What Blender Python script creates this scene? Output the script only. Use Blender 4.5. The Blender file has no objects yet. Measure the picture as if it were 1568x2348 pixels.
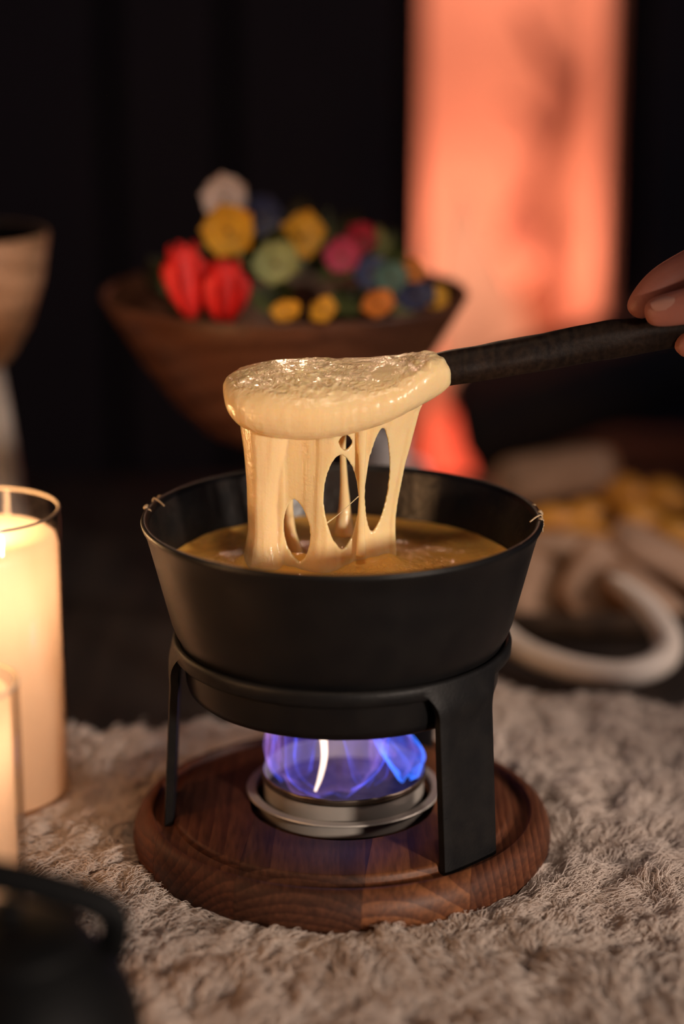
import bpy, bmesh, math, random
import numpy as np
from mathutils import Vector, Matrix, noise as mnoise

random.seed(7)
rng = np.random.default_rng(7)
S = bpy.context.scene
COL = S.collection
PI = math.pi

# ------------------------------------------------------------------ camera
W, H = 1568, 2348
FPX, CAM_D, CAM_H, PITCH = 4733.7, 1.10106, 0.51414, 0.281548
cam_data = bpy.data.cameras.new('camera')
cam = bpy.data.objects.new('camera', cam_data)
COL.objects.link(cam)
cam.location = (0, -CAM_D, CAM_H)
cam.rotation_euler = (PI / 2 - PITCH, 0, 0)
cam_data.sensor_fit = 'VERTICAL'
cam_data.sensor_height = 36.0
cam_data.sensor_width = 24.04
cam_data.lens = FPX * 36.0 / H
cam_data.clip_start = 0.05
cam_data.dof.use_dof = True
cam_data.dof.focus_distance = 1.132
cam_data.dof.aperture_fstop = 1.9
S.camera = cam

# ------------------------------------------------------------------ world, exposure, lights
world = bpy.data.worlds.new('world')
S.world = world
world.use_nodes = True
world.node_tree.nodes['Background'].inputs[0].default_value = (0.47, 0.50, 0.74, 1)
world.node_tree.nodes['Background'].inputs[1].default_value = 0.045
S.view_settings.view_transform = 'Standard'
S.view_settings.look = 'None'
S.view_settings.gamma = 1
S.view_settings.use_curve_mapping = False
S.view_settings.exposure = 0.0
S.cycles.use_denoising = True
S.cycles.max_bounces = 10
S.cycles.transparent_max_bounces = 24
S.cycles.sample_clamp_indirect = 4.0
S.cycles.caustics_reflective = False
S.cycles.caustics_refractive = False

def lamp(name, kind, loc, energy, color, size=0.1, target=None, size_y=None):
    d = bpy.data.lights.new(name, kind)
    d.energy = energy
    d.color = color
    if kind == 'AREA':
        d.size = size
        if size_y:
            d.shape = 'RECTANGLE'
            d.size_y = size_y
    else:
        d.shadow_soft_size = size
    o = bpy.data.objects.new(name, d)
    COL.objects.link(o)
    o.location = loc
    if target is not None:
        v = Vector(target) - Vector(loc)
        o.rotation_euler = v.to_track_quat('-Z', 'Y').to_euler()
    return o

def spot(name, loc, energy, color, target, half_deg, blend, size):
    o = lamp(name, 'SPOT', loc, energy, color, size, target)
    o.data.spot_size = 2 * math.radians(half_deg)
    o.data.spot_blend = blend
    return o

# shaded lamp in front and to the right of the table, low over its edge
spot('table_lamp', (0.95, -1.15, 0.43), 82.0, (1.0, 0.81, 0.67), (-0.08, -0.05, 0.065), 13.0, 0.45, 0.07)
# ceiling spot over the pot
spot('overhead_spot', (0.05, -0.55, 1.45), 13.0, (1.0, 0.74, 0.50), (-0.01, 0.0, 0.17), 8.0, 0.5, 0.07)
spot('overhead_spot', (-0.10, -0.40, 1.55), 26.0, (1.0, 0.74, 0.50), (-0.04, 0.34, 0.27), 8.5, 0.5, 0.07)  # extra spot added to brighten the salad flowers, stands for no known lamp
# added spot from behind, there only to put glints on the cheese top
spot('glint_spot', (-0.12, 1.50, 0.95), 18.0, (1.0, 0.62, 0.40), (0.0, 0.0, 0.25), 4.0, 0.5, 0.04)
# fill spot added at the right to brighten bread, antler and fleece
spot('right_fill', (1.10, -0.05, 0.60), 32.0, (1.0, 0.79, 0.66), (0.26, 0.25, 0.0), 20.0, 0.6, 0.10)
# warm fill light added left of the frame, for flowers and cheese
lamp('left_fill', 'POINT', (-0.52, -0.30, 0.32), 3.6, (1.0, 0.52, 0.23), 0.05)

# ------------------------------------------------------------------ helpers
_c, _s = math.cos(PITCH), math.sin(PITCH)

def at(px, py, y):
    """world point on the plane Y = y seen at a photograph pixel"""
    u = (px - W / 2) / FPX
    v = (H / 2 - py) / FPX
    r = (u, _c + v * _s, v * _c - _s)
    k = (y + CAM_D) / r[1]
    return Vector((k * r[0], y, CAM_H + k * r[2]))

def mesh_obj(name, verts, faces, mat=None, parent=None, smooth=True, loc=None):
    me = bpy.data.meshes.new(name)
    me.from_pydata([tuple(v) for v in verts], [], faces)
    me.update()
    if smooth:
        me.polygons.foreach_set('use_smooth', [True] * len(me.polygons))
    if mat:
        me.materials.append(mat)
    o = bpy.data.objects.new(name, me)
    COL.objects.link(o)
    if loc is not None:
        o.location = loc
    if parent:
        o.parent = parent
    return o

def bm_obj(name, bm, mat=None, parent=None, smooth=True):
    bmesh.ops.recalc_face_normals(bm, faces=bm.faces)
    me = bpy.data.meshes.new(name)
    bm.to_mesh(me)
    bm.free()
    if smooth:
        me.polygons.foreach_set('use_smooth', [True] * len(me.polygons))
    if mat:
        me.materials.append(mat)
    o = bpy.data.objects.new(name, me)
    COL.objects.link(o)
    if parent:
        o.parent = parent
    return o

def tag(o, label=None, cat=None, group=None, kind=None):
    if label: o['label'] = label
    if cat: o['category'] = cat
    if group: o['group'] = group
    if kind: o['kind'] = kind
    return o

def thing(name, label, cat, loc=(0, 0, 0), group=None):
    o = bpy.data.objects.new(name, None)
    COL.objects.link(o)
    o.location = loc
    o.empty_display_size = 0.02
    return tag(o, label, cat, group)

def lathe(profile, n=96, closed=False, fn=None):
    """profile: (r, z) list; closed joins last to first; fn(angle, r, z, i) -> (r, z)"""
    V, F, rows = [], [], []
    for i, (r, z) in enumerate(profile):
        if r < 1e-7:
            rows.append([len(V)])
            V.append((0, 0, z))
        else:
            row = []
            for k in range(n):
                a = 2 * PI * k / n
                rr, zz = (r, z) if fn is None else fn(a, r, z, i)
                row.append(len(V))
                V.append((rr * math.cos(a), rr * math.sin(a), zz))
            rows.append(row)
    m = len(rows)
    for i in range(m if closed else m - 1):
        A, B = rows[i], rows[(i + 1) % m]
        for k in range(n):
            k2 = (k + 1) % n
            if len(A) == 1 and len(B) == 1:
                continue
            if len(A) == 1:
                F.append((A[0], B[k], B[k2]))
            elif len(B) == 1:
                F.append((A[k], B[0], A[k2]))
            else:
                F.append((A[k], B[k], B[k2], A[k2]))
    return V, F

def fix_normals(o):
    bm = bmesh.new()
    bm.from_mesh(o.data)
    bmesh.ops.recalc_face_normals(bm, faces=bm.faces)
    bm.to_mesh(o.data)
    bm.free()
    return o

def spline(pts, n):
    """Catmull-Rom through pts of any dimension"""
    P = np.array([tuple(p) for p in pts], float)
    P = np.vstack([2 * P[0] - P[1], P, 2 * P[-1] - P[-2]])
    out = []
    m = len(P) - 3
    for i in range(n):
        t = i / (n - 1) * m
        k = min(int(t), m - 1)
        u = t - k
        a, b, c_, d = P[k], P[k + 1], P[k + 2], P[k + 3]
        out.append(0.5 * ((2 * b) + (-a + c_) * u + (2 * a - 5 * b + 4 * c_ - d) * u * u + (-a + 3 * b - 3 * c_ + d) * u ** 3))
    return np.array(out)

def tube(pts, radii, n=14, cap=True, flat=(1.0, 1.0), fn=None, up=(0, 1, 0)):
    """swept tube; flat scales the two cross axes; returns verts, faces"""
    P = [Vector(p) for p in pts]
    V, F = [], []
    N = len(P)
    upv = Vector(up)
    for i in range(N):
        t = (P[min(i + 1, N - 1)] - P[max(i - 1, 0)]).normalized()
        b = t.cross(upv)
        if b.length < 1e-4:
            b = t.cross(Vector((1, 0.1, 0)))
        b.normalize()
        nn = b.cross(t).normalized()
        for k in range(n):
            a = 2 * PI * k / n
            r = radii[i]
            if fn:
                r *= fn(i / (N - 1), a)
            V.append(P[i] + b * (r * flat[0] * math.cos(a)) + nn * (r * flat[1] * math.sin(a)))
    for i in range(N - 1):
        for k in range(n):
            k2 = (k + 1) % n
            F.append((i * n + k, i * n + k2, (i + 1) * n + k2, (i + 1) * n + k))
    if cap:
        V.append(P[0]); V.append(P[-1])
        a0, a1 = len(V) - 2, len(V) - 1
        for k in range(n):
            k2 = (k + 1) % n
            F.append((a0, k2, k))
            F.append((a1, (N - 1) * n + k, (N - 1) * n + k2))
    return V, F

def rounded_box(sx, sy, sz, bev=0.01, seg=3, puff=0.0):
    bm = bmesh.new()
    bmesh.ops.create_cube(bm, size=1.0)
    bmesh.ops.scale(bm, vec=(sx, sy, sz), verts=bm.verts)
    if puff:
        bmesh.ops.subdivide_edges(bm, edges=bm.edges, cuts=5, use_grid_fill=True)
        for v in bm.verts:
            fx, fy = 2 * v.co.x / sx, 2 * v.co.y / sy
            v.co.z *= (1 - puff) + puff * (1 - fx ** 2 * 0.9) ** .5 * (1 - fy ** 2 * 0.9) ** .5
    else:
        bmesh.ops.bevel(bm, geom=list(bm.edges), offset=bev, segments=seg, profile=0.5, affect='EDGES')
    return bm

# ------------------------------------------------------------------ materials
def new_mat(name):
    m = bpy.data.materials.new(name)
    m.use_nodes = True
    nt = m.node_tree
    nt.nodes.clear()
    out = nt.nodes.new('ShaderNodeOutputMaterial')
    return m, nt, out

def mat(name, col, rough=0.5, metal=0.0, col2=None, nscale=30.0, detail=4.0, bump=0.0, bscale=None, bdist=0.002,
        stretch=(1, 1, 1), spec=0.5, sss=0.0, sss_r=(1, .5, .3), sss_scale=0.004, coat=0.0, rough2=None):
    m, nt, out = new_mat(name)
    N, L = nt.nodes, nt.links
    b = N.new('ShaderNodeBsdfPrincipled')
    L.new(b.outputs[0], out.inputs[0])
    b.inputs['Base Color'].default_value = (*col, 1)
    b.inputs['Roughness'].default_value = rough
    b.inputs['Metallic'].default_value = metal
    b.inputs['Specular IOR Level'].default_value = spec
    b.inputs['Coat Weight'].default_value = coat
    if sss:
        b.inputs['Subsurface Weight'].default_value = sss
        b.inputs['Subsurface Radius'].default_value = sss_r
        b.inputs['Subsurface Scale'].default_value = sss_scale
    tc = N.new('ShaderNodeTexCoord')
    mp = N.new('ShaderNodeMapping')
    mp.inputs['Scale'].default_value = stretch
    L.new(tc.outputs['Object'], mp.inputs[0])
    if col2 or rough2:
        nz = N.new('ShaderNodeTexNoise')
        nz.inputs['Scale'].default_value = nscale
        nz.inputs['Detail'].default_value = detail
        L.new(mp.outputs[0], nz.inputs['Vector'])
        rp = N.new('ShaderNodeMapRange')
        rp.inputs[1].default_value = 0.35
        rp.inputs[2].default_value = 0.65
        L.new(nz.outputs[0], rp.inputs[0])
        if col2:
            mx = N.new('ShaderNodeMix')
            mx.data_type = 'RGBA'
            L.new(rp.outputs[0], mx.inputs[0])
            mx.inputs[6].default_value = (*col, 1)
            mx.inputs[7].default_value = (*col2, 1)
            L.new(mx.outputs[2], b.inputs['Base Color'])
        if rough2:
            mr = N.new('ShaderNodeMapRange')
            mr.inputs[3].default_value = rough
            mr.inputs[4].default_value = rough2
            L.new(rp.outputs[0], mr.inputs[0])
            L.new(mr.outputs[0], b.inputs['Roughness'])
    if bump:
        nb = N.new('ShaderNodeTexNoise')
        nb.inputs['Scale'].default_value = bscale or nscale * 2
        nb.inputs['Detail'].default_value = 4
        L.new(mp.outputs[0], nb.inputs['Vector'])
        bp = N.new('ShaderNodeBump')
        bp.inputs['Strength'].default_value = bump
        bp.inputs['Distance'].default_value = bdist
        L.new(nb.outputs[0], bp.inputs['Height'])
        L.new(bp.outputs[0], b.inputs['Normal'])
    return m

def wood_mat(name, cA, cB, cC, ring=420.0, seed=(0, 0, 0), rot=0.0, rough=0.5, bump=0.15, spec=0.5, contrast=False):
    """wood with growth rings round an axis along Y: long grain on top, arcs on the end grain"""
    m, nt, out = new_mat(name)
    N, L = nt.nodes, nt.links
    b = N.new('ShaderNodeBsdfPrincipled')
    L.new(b.outputs[0], out.inputs[0])
    b.inputs['Roughness'].default_value = rough
    b.inputs['Specular IOR Level'].default_value = spec
    tc = N.new('ShaderNodeTexCoord')
    mp = N.new('ShaderNodeMapping')
    mp.inputs['Location'].default_value = seed
    mp.inputs['Rotation'].default_value = (0, 0, rot)
    mp.inputs['Scale'].default_value = (1, 0.12, 1)
    L.new(tc.outputs['Object'], mp.inputs[0])
    wv = N.new('ShaderNodeTexWave')
    wv.wave_type = 'RINGS'
    wv.rings_direction = 'Y'
    wv.inputs['Scale'].default_value = ring / 20
    wv.inputs['Distortion'].default_value = 6.0
    wv.inputs['Detail'].default_value = 3.0
    wv.inputs['Detail Scale'].default_value = 1.2
    if contrast:
        wv.inputs['Distortion'].default_value = 4.0
        wv.inputs['Detail Scale'].default_value = .30
        wv.wave_profile = 'SAW'
    L.new(mp.outputs[0], wv.inputs['Vector'])
    fn = N.new('ShaderNodeTexNoise')
    fn.inputs['Scale'].default_value = 420
    fn.inputs['Detail'].default_value = 5
    L.new(mp.outputs[0], fn.inputs['Vector'])
    bn = N.new('ShaderNodeTexNoise')
    bn.inputs['Scale'].default_value = 26
    bn.inputs['Detail'].default_value = 3
    L.new(mp.outputs[0], bn.inputs['Vector'])
    r1 = N.new('ShaderNodeValToRGB')
    r1.color_ramp.elements[0].position = 0.15
    r1.color_ramp.elements[0].color = (*cA, 1)
    r1.color_ramp.elements[1].position = 0.9
    r1.color_ramp.elements[1].color = (*cB, 1)
    L.new(wv.outputs['Fac'], r1.inputs[0])
    r2 = N.new('ShaderNodeMapRange')
    r2.inputs[1].default_value = 0.42
    r2.inputs[2].default_value = 0.68
    if contrast:
        r2.inputs[1].default_value, r2.inputs[2].default_value = 0.52, 0.82
    L.new(bn.outputs[0], r2.inputs[0])
    mx = N.new('ShaderNodeMix')
    mx.data_type = 'RGBA'
    L.new(r2.outputs[0], mx.inputs[0])
    L.new(r1.outputs[0], mx.inputs[6])
    mx.inputs[7].default_value = (*cC, 1)
    r3 = N.new('ShaderNodeMapRange')
    r3.inputs[1].default_value = 0.3
    r3.inputs[2].default_value = 0.7
    r3.inputs[3].default_value = 0.55
    r3.inputs[4].default_value = 1.15
    L.new(fn.outputs[0], r3.inputs[0])
    ml = N.new('ShaderNodeMix')
    ml.data_type = 'RGBA'
    ml.blend_type = 'MULTIPLY'
    ml.inputs[0].default_value = 1
    L.new(mx.outputs[2], ml.inputs[6])
    L.new(r3.outputs[0], ml.inputs[7])
    L.new(ml.outputs[2], b.inputs['Base Color'])
    bp = N.new('ShaderNodeBump')
    bp.inputs['Strength'].default_value = bump
    bp.inputs['Distance'].default_value = 0.0006
    L.new(fn.outputs[0], bp.inputs['Height'])
    L.new(bp.outputs[0], b.inputs['Normal'])
    return m

def glass_mat(name, edge=(0.55, 0.45, 0.36)):
    """thin clear glass: lets light through, mirrors and darkens towards its edges"""
    m, nt, out = new_mat(name)
    N, L = nt.nodes, nt.links
    lw = N.new('ShaderNodeLayerWeight')
    lw.inputs[0].default_value = 0.3
    pw = N.new('ShaderNodeMath'); pw.operation = 'POWER'; pw.inputs[1].default_value = 3.0
    L.new(lw.outputs['Facing'], pw.inputs[0])
    mx = N.new('ShaderNodeMix'); mx.data_type = 'RGBA'
    L.new(pw.outputs[0], mx.inputs[0])
    mx.inputs[6].default_value = (0.985, 0.98, 0.97, 1)
    mx.inputs[7].default_value = (*edge, 1)
    tr = N.new('ShaderNodeBsdfTransparent')
    L.new(mx.outputs[2], tr.inputs[0])
    gl = N.new('ShaderNodeBsdfGlossy')
    gl.inputs['Roughness'].default_value = 0.03
    p5 = N.new('ShaderNodeMath'); p5.operation = 'POWER'; p5.inputs[1].default_value = 4.0
    L.new(lw.outputs['Facing'], p5.inputs[0])
    fr = N.new('ShaderNodeMapRange'); fr.inputs[3].default_value = 0.035; fr.inputs[4].default_value = 0.65
    L.new(p5.outputs[0], fr.inputs[0])
    ms = N.new('ShaderNodeMixShader')
    L.new(fr.outputs[0], ms.inputs[0])
    L.new(tr.outputs[0], ms.inputs[1])
    L.new(gl.outputs[0], ms.inputs[2])
    L.new(ms.outputs[0], out.inputs[0])
    return m

def wax_mat(name, col):
    m, nt, out = new_mat(name)
    N, L = nt.nodes, nt.links
    d = N.new('ShaderNodeBsdfDiffuse'); d.inputs[0].default_value = (*col, 1)
    t = N.new('ShaderNodeBsdfTranslucent'); t.inputs[0].default_value = (col[0], col[1] * .88, col[2] * .80, 1)
    g = N.new('ShaderNodeBsdfGlossy'); g.inputs['Roughness'].default_value = 0.4
    m1 = N.new('ShaderNodeMixShader'); m1.inputs[0].default_value = 0.55
    m2 = N.new('ShaderNodeMixShader'); m2.inputs[0].default_value = 0.04
    L.new(d.outputs[0], m1.inputs[1]); L.new(t.outputs[0], m1.inputs[2])
    L.new(m1.outputs[0], m2.inputs[1]); L.new(g.outputs[0], m2.inputs[2])
    L.new(m2.outputs[0], out.inputs[0])
    return m

def flame_mat(name, edge, core, k_edge, k_core, power=1.6, scale=55.0, lo=0.25, veil=0.6):
    """gas flame: a glowing sheet one sees through, denser where the sheet is seen edge on"""
    m, nt, out = new_mat(name)
    N, L = nt.nodes, nt.links
    lw = N.new('ShaderNodeLayerWeight'); lw.inputs[0].default_value = 0.5
    pw = N.new('ShaderNodeMath'); pw.operation = 'POWER'; pw.inputs[1].default_value = power
    L.new(lw.outputs['Facing'], pw.inputs[0])
    tc = N.new('ShaderNodeTexCoord')
    mp = N.new('ShaderNodeMapping'); mp.inputs['Scale'].default_value = (1, 1, 0.45)
    L.new(tc.outputs['Object'], mp.inputs[0])
    nz = N.new('ShaderNodeTexNoise'); nz.inputs['Scale'].default_value = scale; nz.inputs['Detail'].default_value = 2.5
    nz.inputs['Distortion'].default_value = 1.2
    L.new(mp.outputs[0], nz.inputs['Vector'])
    mr = N.new('ShaderNodeMapRange'); mr.inputs[1].default_value = 0.3; mr.inputs[2].default_value = 0.7
    mr.inputs[3].default_value = lo; mr.inputs[4].default_value = 1.5
    L.new(nz.outputs[0], mr.inputs[0])
    st = N.new('ShaderNodeMapRange')
    st.inputs[3].default_value = k_core; st.inputs[4].default_value = k_edge
    L.new(pw.outputs[0], st.inputs[0])
    mu = N.new('ShaderNodeMath'); mu.operation = 'MULTIPLY'
    L.new(st.outputs[0], mu.inputs[0]); L.new(mr.outputs[0], mu.inputs[1])
    mx = N.new('ShaderNodeMix'); mx.data_type = 'RGBA'
    L.new(pw.outputs[0], mx.inputs[0])
    mx.inputs[6].default_value = (*core, 1); mx.inputs[7].default_value = (*edge, 1)
    em = N.new('ShaderNodeEmission')
    L.new(mx.outputs[2], em.inputs[0]); L.new(mu.outputs[0], em.inputs[1])
    tr = N.new('ShaderNodeBsdfTransparent'); tr.inputs[0].default_value = (veil, veil, veil, 1)
    ad = N.new('ShaderNodeAddShader')
    L.new(em.outputs[0], ad.inputs[0]); L.new(tr.outputs[0], ad.inputs[1])
    L.new(ad.outputs[0], out.inputs[0])
    return m

def glow_mat(name, col, strength):
    m, nt, out = new_mat(name)
    e = nt.nodes.new('ShaderNodeEmission')
    e.inputs[0].default_value = (*col, 1)
    e.inputs[1].default_value = strength
    nt.links.new(e.outputs[0], out.inputs[0])
    return m

def cheese_mat(name, col, col2, top_rough=0.22):
    """melted cheese: smooth on its flanks, grainy and stringy where it lies flat"""
    m, nt, out = new_mat(name)
    N, L = nt.nodes, nt.links
    b = N.new('ShaderNodeBsdfPrincipled')
    L.new(b.outputs[0], out.inputs[0])
    b.inputs['Roughness'].default_value = top_rough
    b.inputs['Subsurface Weight'].default_value = 0.55
    b.inputs['Subsurface Radius'].default_value = (1.0, 0.55, 0.22)
    b.inputs['Subsurface Scale'].default_value = 0.006
    tc = N.new('ShaderNodeTexCoord')
    n1 = N.new('ShaderNodeTexNoise'); n1.inputs['Scale'].default_value = 45; n1.inputs['Detail'].default_value = 3
    L.new(tc.outputs['Object'], n1.inputs['Vector'])
    mx = N.new('ShaderNodeMix'); mx.data_type = 'RGBA'
    mx.inputs[6].default_value = (*col, 1); mx.inputs[7].default_value = (*col2, 1)
    L.new(n1.outputs[0], mx.inputs[0])
    L.new(mx.outputs[2], b.inputs['Base Color'])
    geo = N.new('ShaderNodeNewGeometry')
    sx = N.new('ShaderNodeSeparateXYZ')
    L.new(geo.outputs['Normal'], sx.inputs[0])
    mk = N.new('ShaderNodeMapRange'); mk.inputs[1].default_value = 0.70; mk.inputs[2].default_value = 0.93
    L.new(sx.outputs[2], mk.inputs[0])
    n2 = N.new('ShaderNodeTexNoise'); n2.inputs['Scale'].default_value = 300; n2.inputs['Detail'].default_value = 5
    n2.inputs['Distortion'].default_value = 0.8
    mp = N.new('ShaderNodeMapping'); mp.inputs['Scale'].default_value = (0.8, 0.8, 1); mp.inputs['Rotation'].default_value = (0, 0, 0.6)
    L.new(tc.outputs['Object'], mp.inputs[0]); L.new(mp.outputs[0], n2.inputs['Vector'])
    n3 = N.new('ShaderNodeTexNoise'); n3.inputs['Scale'].default_value = 32; n3.inputs['Detail'].default_value = 1
    L.new(tc.outputs['Object'], n3.inputs['Vector'])
    mk3 = N.new('ShaderNodeMapRange'); mk3.inputs[1].default_value = 0.42; mk3.inputs[2].default_value = 0.60
    L.new(n3.outputs[0], mk3.inputs[0])
    pr = N.new('ShaderNodeMath'); pr.operation = 'MULTIPLY'
    L.new(mk.outputs[0], pr.inputs[0]); L.new(mk3.outputs[0], pr.inputs[1])
    st = N.new('ShaderNodeMapRange'); st.inputs[3].default_value = 0.10; st.inputs[4].default_value = 0.95
    L.new(pr.outputs[0], st.inputs[0])
    rg = N.new('ShaderNodeMapRange'); rg.inputs[3].default_value = top_rough; rg.inputs[4].default_value = 0.11
    L.new(mk.outputs[0], rg.inputs[0]); L.new(rg.outputs[0], b.inputs['Roughness'])
    mp4 = N.new('ShaderNodeMapping'); mp4.inputs['Scale'].default_value = (1, 1, 0.09)
    L.new(tc.outputs['Object'], mp4.inputs[0])
    n4 = N.new('ShaderNodeTexNoise'); n4.inputs['Scale'].default_value = 380; n4.inputs['Detail'].default_value = 3
    L.new(mp4.outputs[0], n4.inputs['Vector'])
    b4 = N.new('ShaderNodeBump'); b4.inputs['Strength'].default_value = 0.22; b4.inputs['Distance'].default_value = 0.0012
    L.new(n4.outputs[0], b4.inputs['Height'])
    bp = N.new('ShaderNodeBump'); bp.inputs['Distance'].default_value = 0.0048
    L.new(b4.outputs[0], bp.inputs['Normal'])
    L.new(st.outputs[0], bp.inputs['Strength'])
    L.new(n2.outputs[0], bp.inputs['Height'])
    L.new(bp.outputs[0], b.inputs['Normal'])
    return m

M = {}
M['iron'] = mat('black_enamelled_iron', (0.0035, 0.0035, 0.0042), 0.38, spec=0.34, col2=(0.005, 0.0045, 0.0045), nscale=60, bump=0.12, bscale=900, bdist=0.0004, rough2=0.44)
M['iron_in'] = mat('sooty_iron', (0.006, 0.006, 0.006), 0.32, col2=(0.016, 0.012, 0.010), nscale=40, bump=0.5, bscale=160, bdist=0.001)
M['cast'] = mat('cast_iron', (0.0045, 0.0045, 0.0052), 0.50, spec=0.22, col2=(0.008, 0.0075, 0.0075), nscale=90, bump=0.35, bscale=700, bdist=0.0005)
M['kettle'] = mat('matt_black_iron', (0.0025, 0.0025, 0.003), 0.6, spec=0.15, col2=(0.004, 0.004, 0.004), nscale=60, bump=.2, bscale=300)
M['steel'] = mat('brushed_steel', (0.50, 0.46, 0.42), 0.42, metal=0.4, col2=(0.40, 0.37, 0.34), nscale=25, bump=0.05, bscale=300)
M['steel_rim'] = mat('burnt_steel', (0.20, 0.15, 0.12), 0.4, metal=1.0, col2=(0.30, 0.25, 0.2), nscale=80)
M['gauze'] = mat('charred_gauze', (0.05, 0.04, 0.045), 0.7, col2=(0.10, 0.08, 0.08), nscale=120, bump=0.6, bscale=500)
M['cheese'] = cheese_mat('stretched_cheese', (0.90, 0.65, 0.32), (0.92, 0.71, 0.42))
M['pool'] = cheese_mat('melted_cheese_pool', (0.86, 0.44, 0.085), (0.90, 0.51, 0.14), 0.22)
M['crust'] = mat('dried_cheese', (0.30, 0.20, 0.11), 0.45, col2=(0.45, 0.33, 0.2), nscale=200)
M['stick'] = wood_mat('dark_wet_wood', (0.010, 0.006, 0.005), (0.020, 0.012, 0.008), (0.030, 0.017, 0.011), ring=900, rough=0.5, bump=0.25, spec=0.12)
M['bowl_wood'] = wood_mat('olive_bowl_wood', (0.10, 0.034, 0.014), (0.17, 0.065, 0.030), (0.13, 0.045, 0.02), ring=300, rough=0.45)
M['pale_wood'] = wood_mat('pale_bowl_wood', (0.42, 0.24, 0.14), (0.52, 0.31, 0.19), (0.36, 0.19, 0.10), ring=300, rough=0.5)
M['table'] = wood_mat('dark_table_wood', (0.016, 0.011, 0.009), (0.028, 0.019, 0.015), (0.020, 0.014, 0.011), ring=160, rough=0.6)
M['tray'] = wood_mat('tray_wood', (0.05, 0.03, 0.02), (0.09, 0.055, 0.035), (0.06, 0.035, 0.02), ring=200, rough=0.6)
M['glass'] = glass_mat('clear_glass')
M['glass_rim'] = mat('glass_rim', (0.55, 0.46, 0.38), 0.12, spec=0.9, col2=(0.48, 0.40, 0.33))
M['wax'] = wax_mat('candle_wax', (0.76, 0.62, 0.47))
M['wick'] = mat('wick', (0.02, 0.015, 0.01), 0.9, col2=(0.05, 0.03, 0.02))
M['candle_flame'] = glow_mat('candle_flame', (1.0, 0.62, 0.25), 30.0)
M['pelt'] = mat('pelt', (0.42, 0.34, 0.28), 0.9, col2=(0.52, 0.43, 0.36), nscale=90, bump=0.4, bscale=250)
def wool_mat(name, c1, c2):
    m, nt, out = new_mat(name)
    N, L = nt.nodes, nt.links
    tc = N.new('ShaderNodeTexCoord')
    nz = N.new('ShaderNodeTexNoise'); nz.inputs['Scale'].default_value = 30; nz.inputs['Detail'].default_value = 3
    L.new(tc.outputs['Object'], nz.inputs['Vector'])
    mx = N.new('ShaderNodeMix'); mx.data_type = 'RGBA'
    L.new(nz.outputs[0], mx.inputs[0])
    mx.inputs[6].default_value = (*c1, 1); mx.inputs[7].default_value = (*c2, 1)
    d = N.new('ShaderNodeBsdfDiffuse'); t = N.new('ShaderNodeBsdfTranslucent')
    L.new(mx.outputs[2], d.inputs[0]); L.new(mx.outputs[2], t.inputs[0])
    ms = N.new('ShaderNodeMixShader'); ms.inputs[0].default_value = 0.4
    L.new(d.outputs[0], ms.inputs[1]); L.new(t.outputs[0], ms.inputs[2])
    L.new(ms.outputs[0], out.inputs[0])
    return m
M['wool'] = wool_mat('wool', (0.64, 0.55, 0.49), (0.77, 0.69, 0.63))
M['skin'] = mat('skin', (0.46, 0.17, 0.12), 0.5, col2=(0.52, 0.20, 0.145), nscale=60, bump=0.15, bscale=500, sss=0.3, sss_scale=0.003)
M['nail'] = mat('nail', (0.52, 0.25, 0.19), 0.35, col2=(0.55, 0.28, 0.21))
M['ceramic'] = mat('grey_ceramic', (0.50, 0.46, 0.43), 0.5, col2=(0.56, 0.52, 0.48), nscale=20)
M['white'] = mat('white_porcelain', (0.80, 0.76, 0.74), 0.3, col2=(0.84, 0.80, 0.78))
M['antler'] = mat('antler', (0.72, 0.63, 0.56), 0.5, col2=(0.80, 0.72, 0.65), nscale=40, bump=0.3, bscale=120, stretch=(1, 1, 1))
M['crumb'] = mat('bread_crumb', (0.34, 0.215, 0.145), 0.8, col2=(0.45, 0.295, 0.205), nscale=50, bump=0.6, bscale=160)
M['bread_crust'] = mat('bread_crust', (0.26, 0.12, 0.05), 0.6, col2=(0.38, 0.18, 0.07), nscale=50, bump=0.4, bscale=120)
M['potato'] = mat('roast_potato', (0.72, 0.34, 0.045), 0.45, col2=(0.60, 0.24, 0.03), nscale=50, bump=0.3, bscale=150)
M['cushion'] = mat('charcoal_felt', (0.070, 0.058, 0.055), 0.9, col2=(0.085, 0.072, 0.068), nscale=120, bump=0.4, bscale=500)
M['plank'] = mat('charcoal_wall_boards', (0.085, 0.072, 0.080), 0.75, col2=(0.105, 0.085, 0.095), nscale=12, stretch=(6, 6, 0.5), bump=0.3)
M['batten'] = mat('black_batten', (0.010, 0.010, 0.012), 0.8, col2=(0.014, 0.013, 0.015))
M['plaster'] = mat('pale_plaster', (0.80, 0.74, 0.68), 0.9, col2=(0.70, 0.64, 0.60), nscale=5, bump=0.3, bscale=20)
M['floor'] = mat('dark_floor', (0.03, 0.025, 0.022), 0.7, col2=(0.04, 0.032, 0.028), nscale=8)
M['log'] = mat('charred_log', (0.05, 0.03, 0.025), 0.85, col2=(0.09, 0.06, 0.05), nscale=30, bump=0.8, bscale=60)
M['driftwood'] = mat('driftwood', (0.26, 0.20, 0.19), 0.85, col2=(0.34, 0.27, 0.25), nscale=30, bump=0.6, bscale=60)
M['ember'] = glow_mat('embers', (1.0, 0.10, 0.045), 1.5)
M['fire_red'] = flame_mat('red_fire', (1.0, 0.10, 0.035), (1.0, 0.16, 0.06), 0.4, 0.45, scale=8, lo=.5, veil=.35)
M['fire_peach'] = flame_mat('peach_fire', (1.0, 0.18, 0.07), (1.0, 0.40, 0.21), 0.4, 0.60, scale=8, lo=.6, veil=.35)

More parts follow.
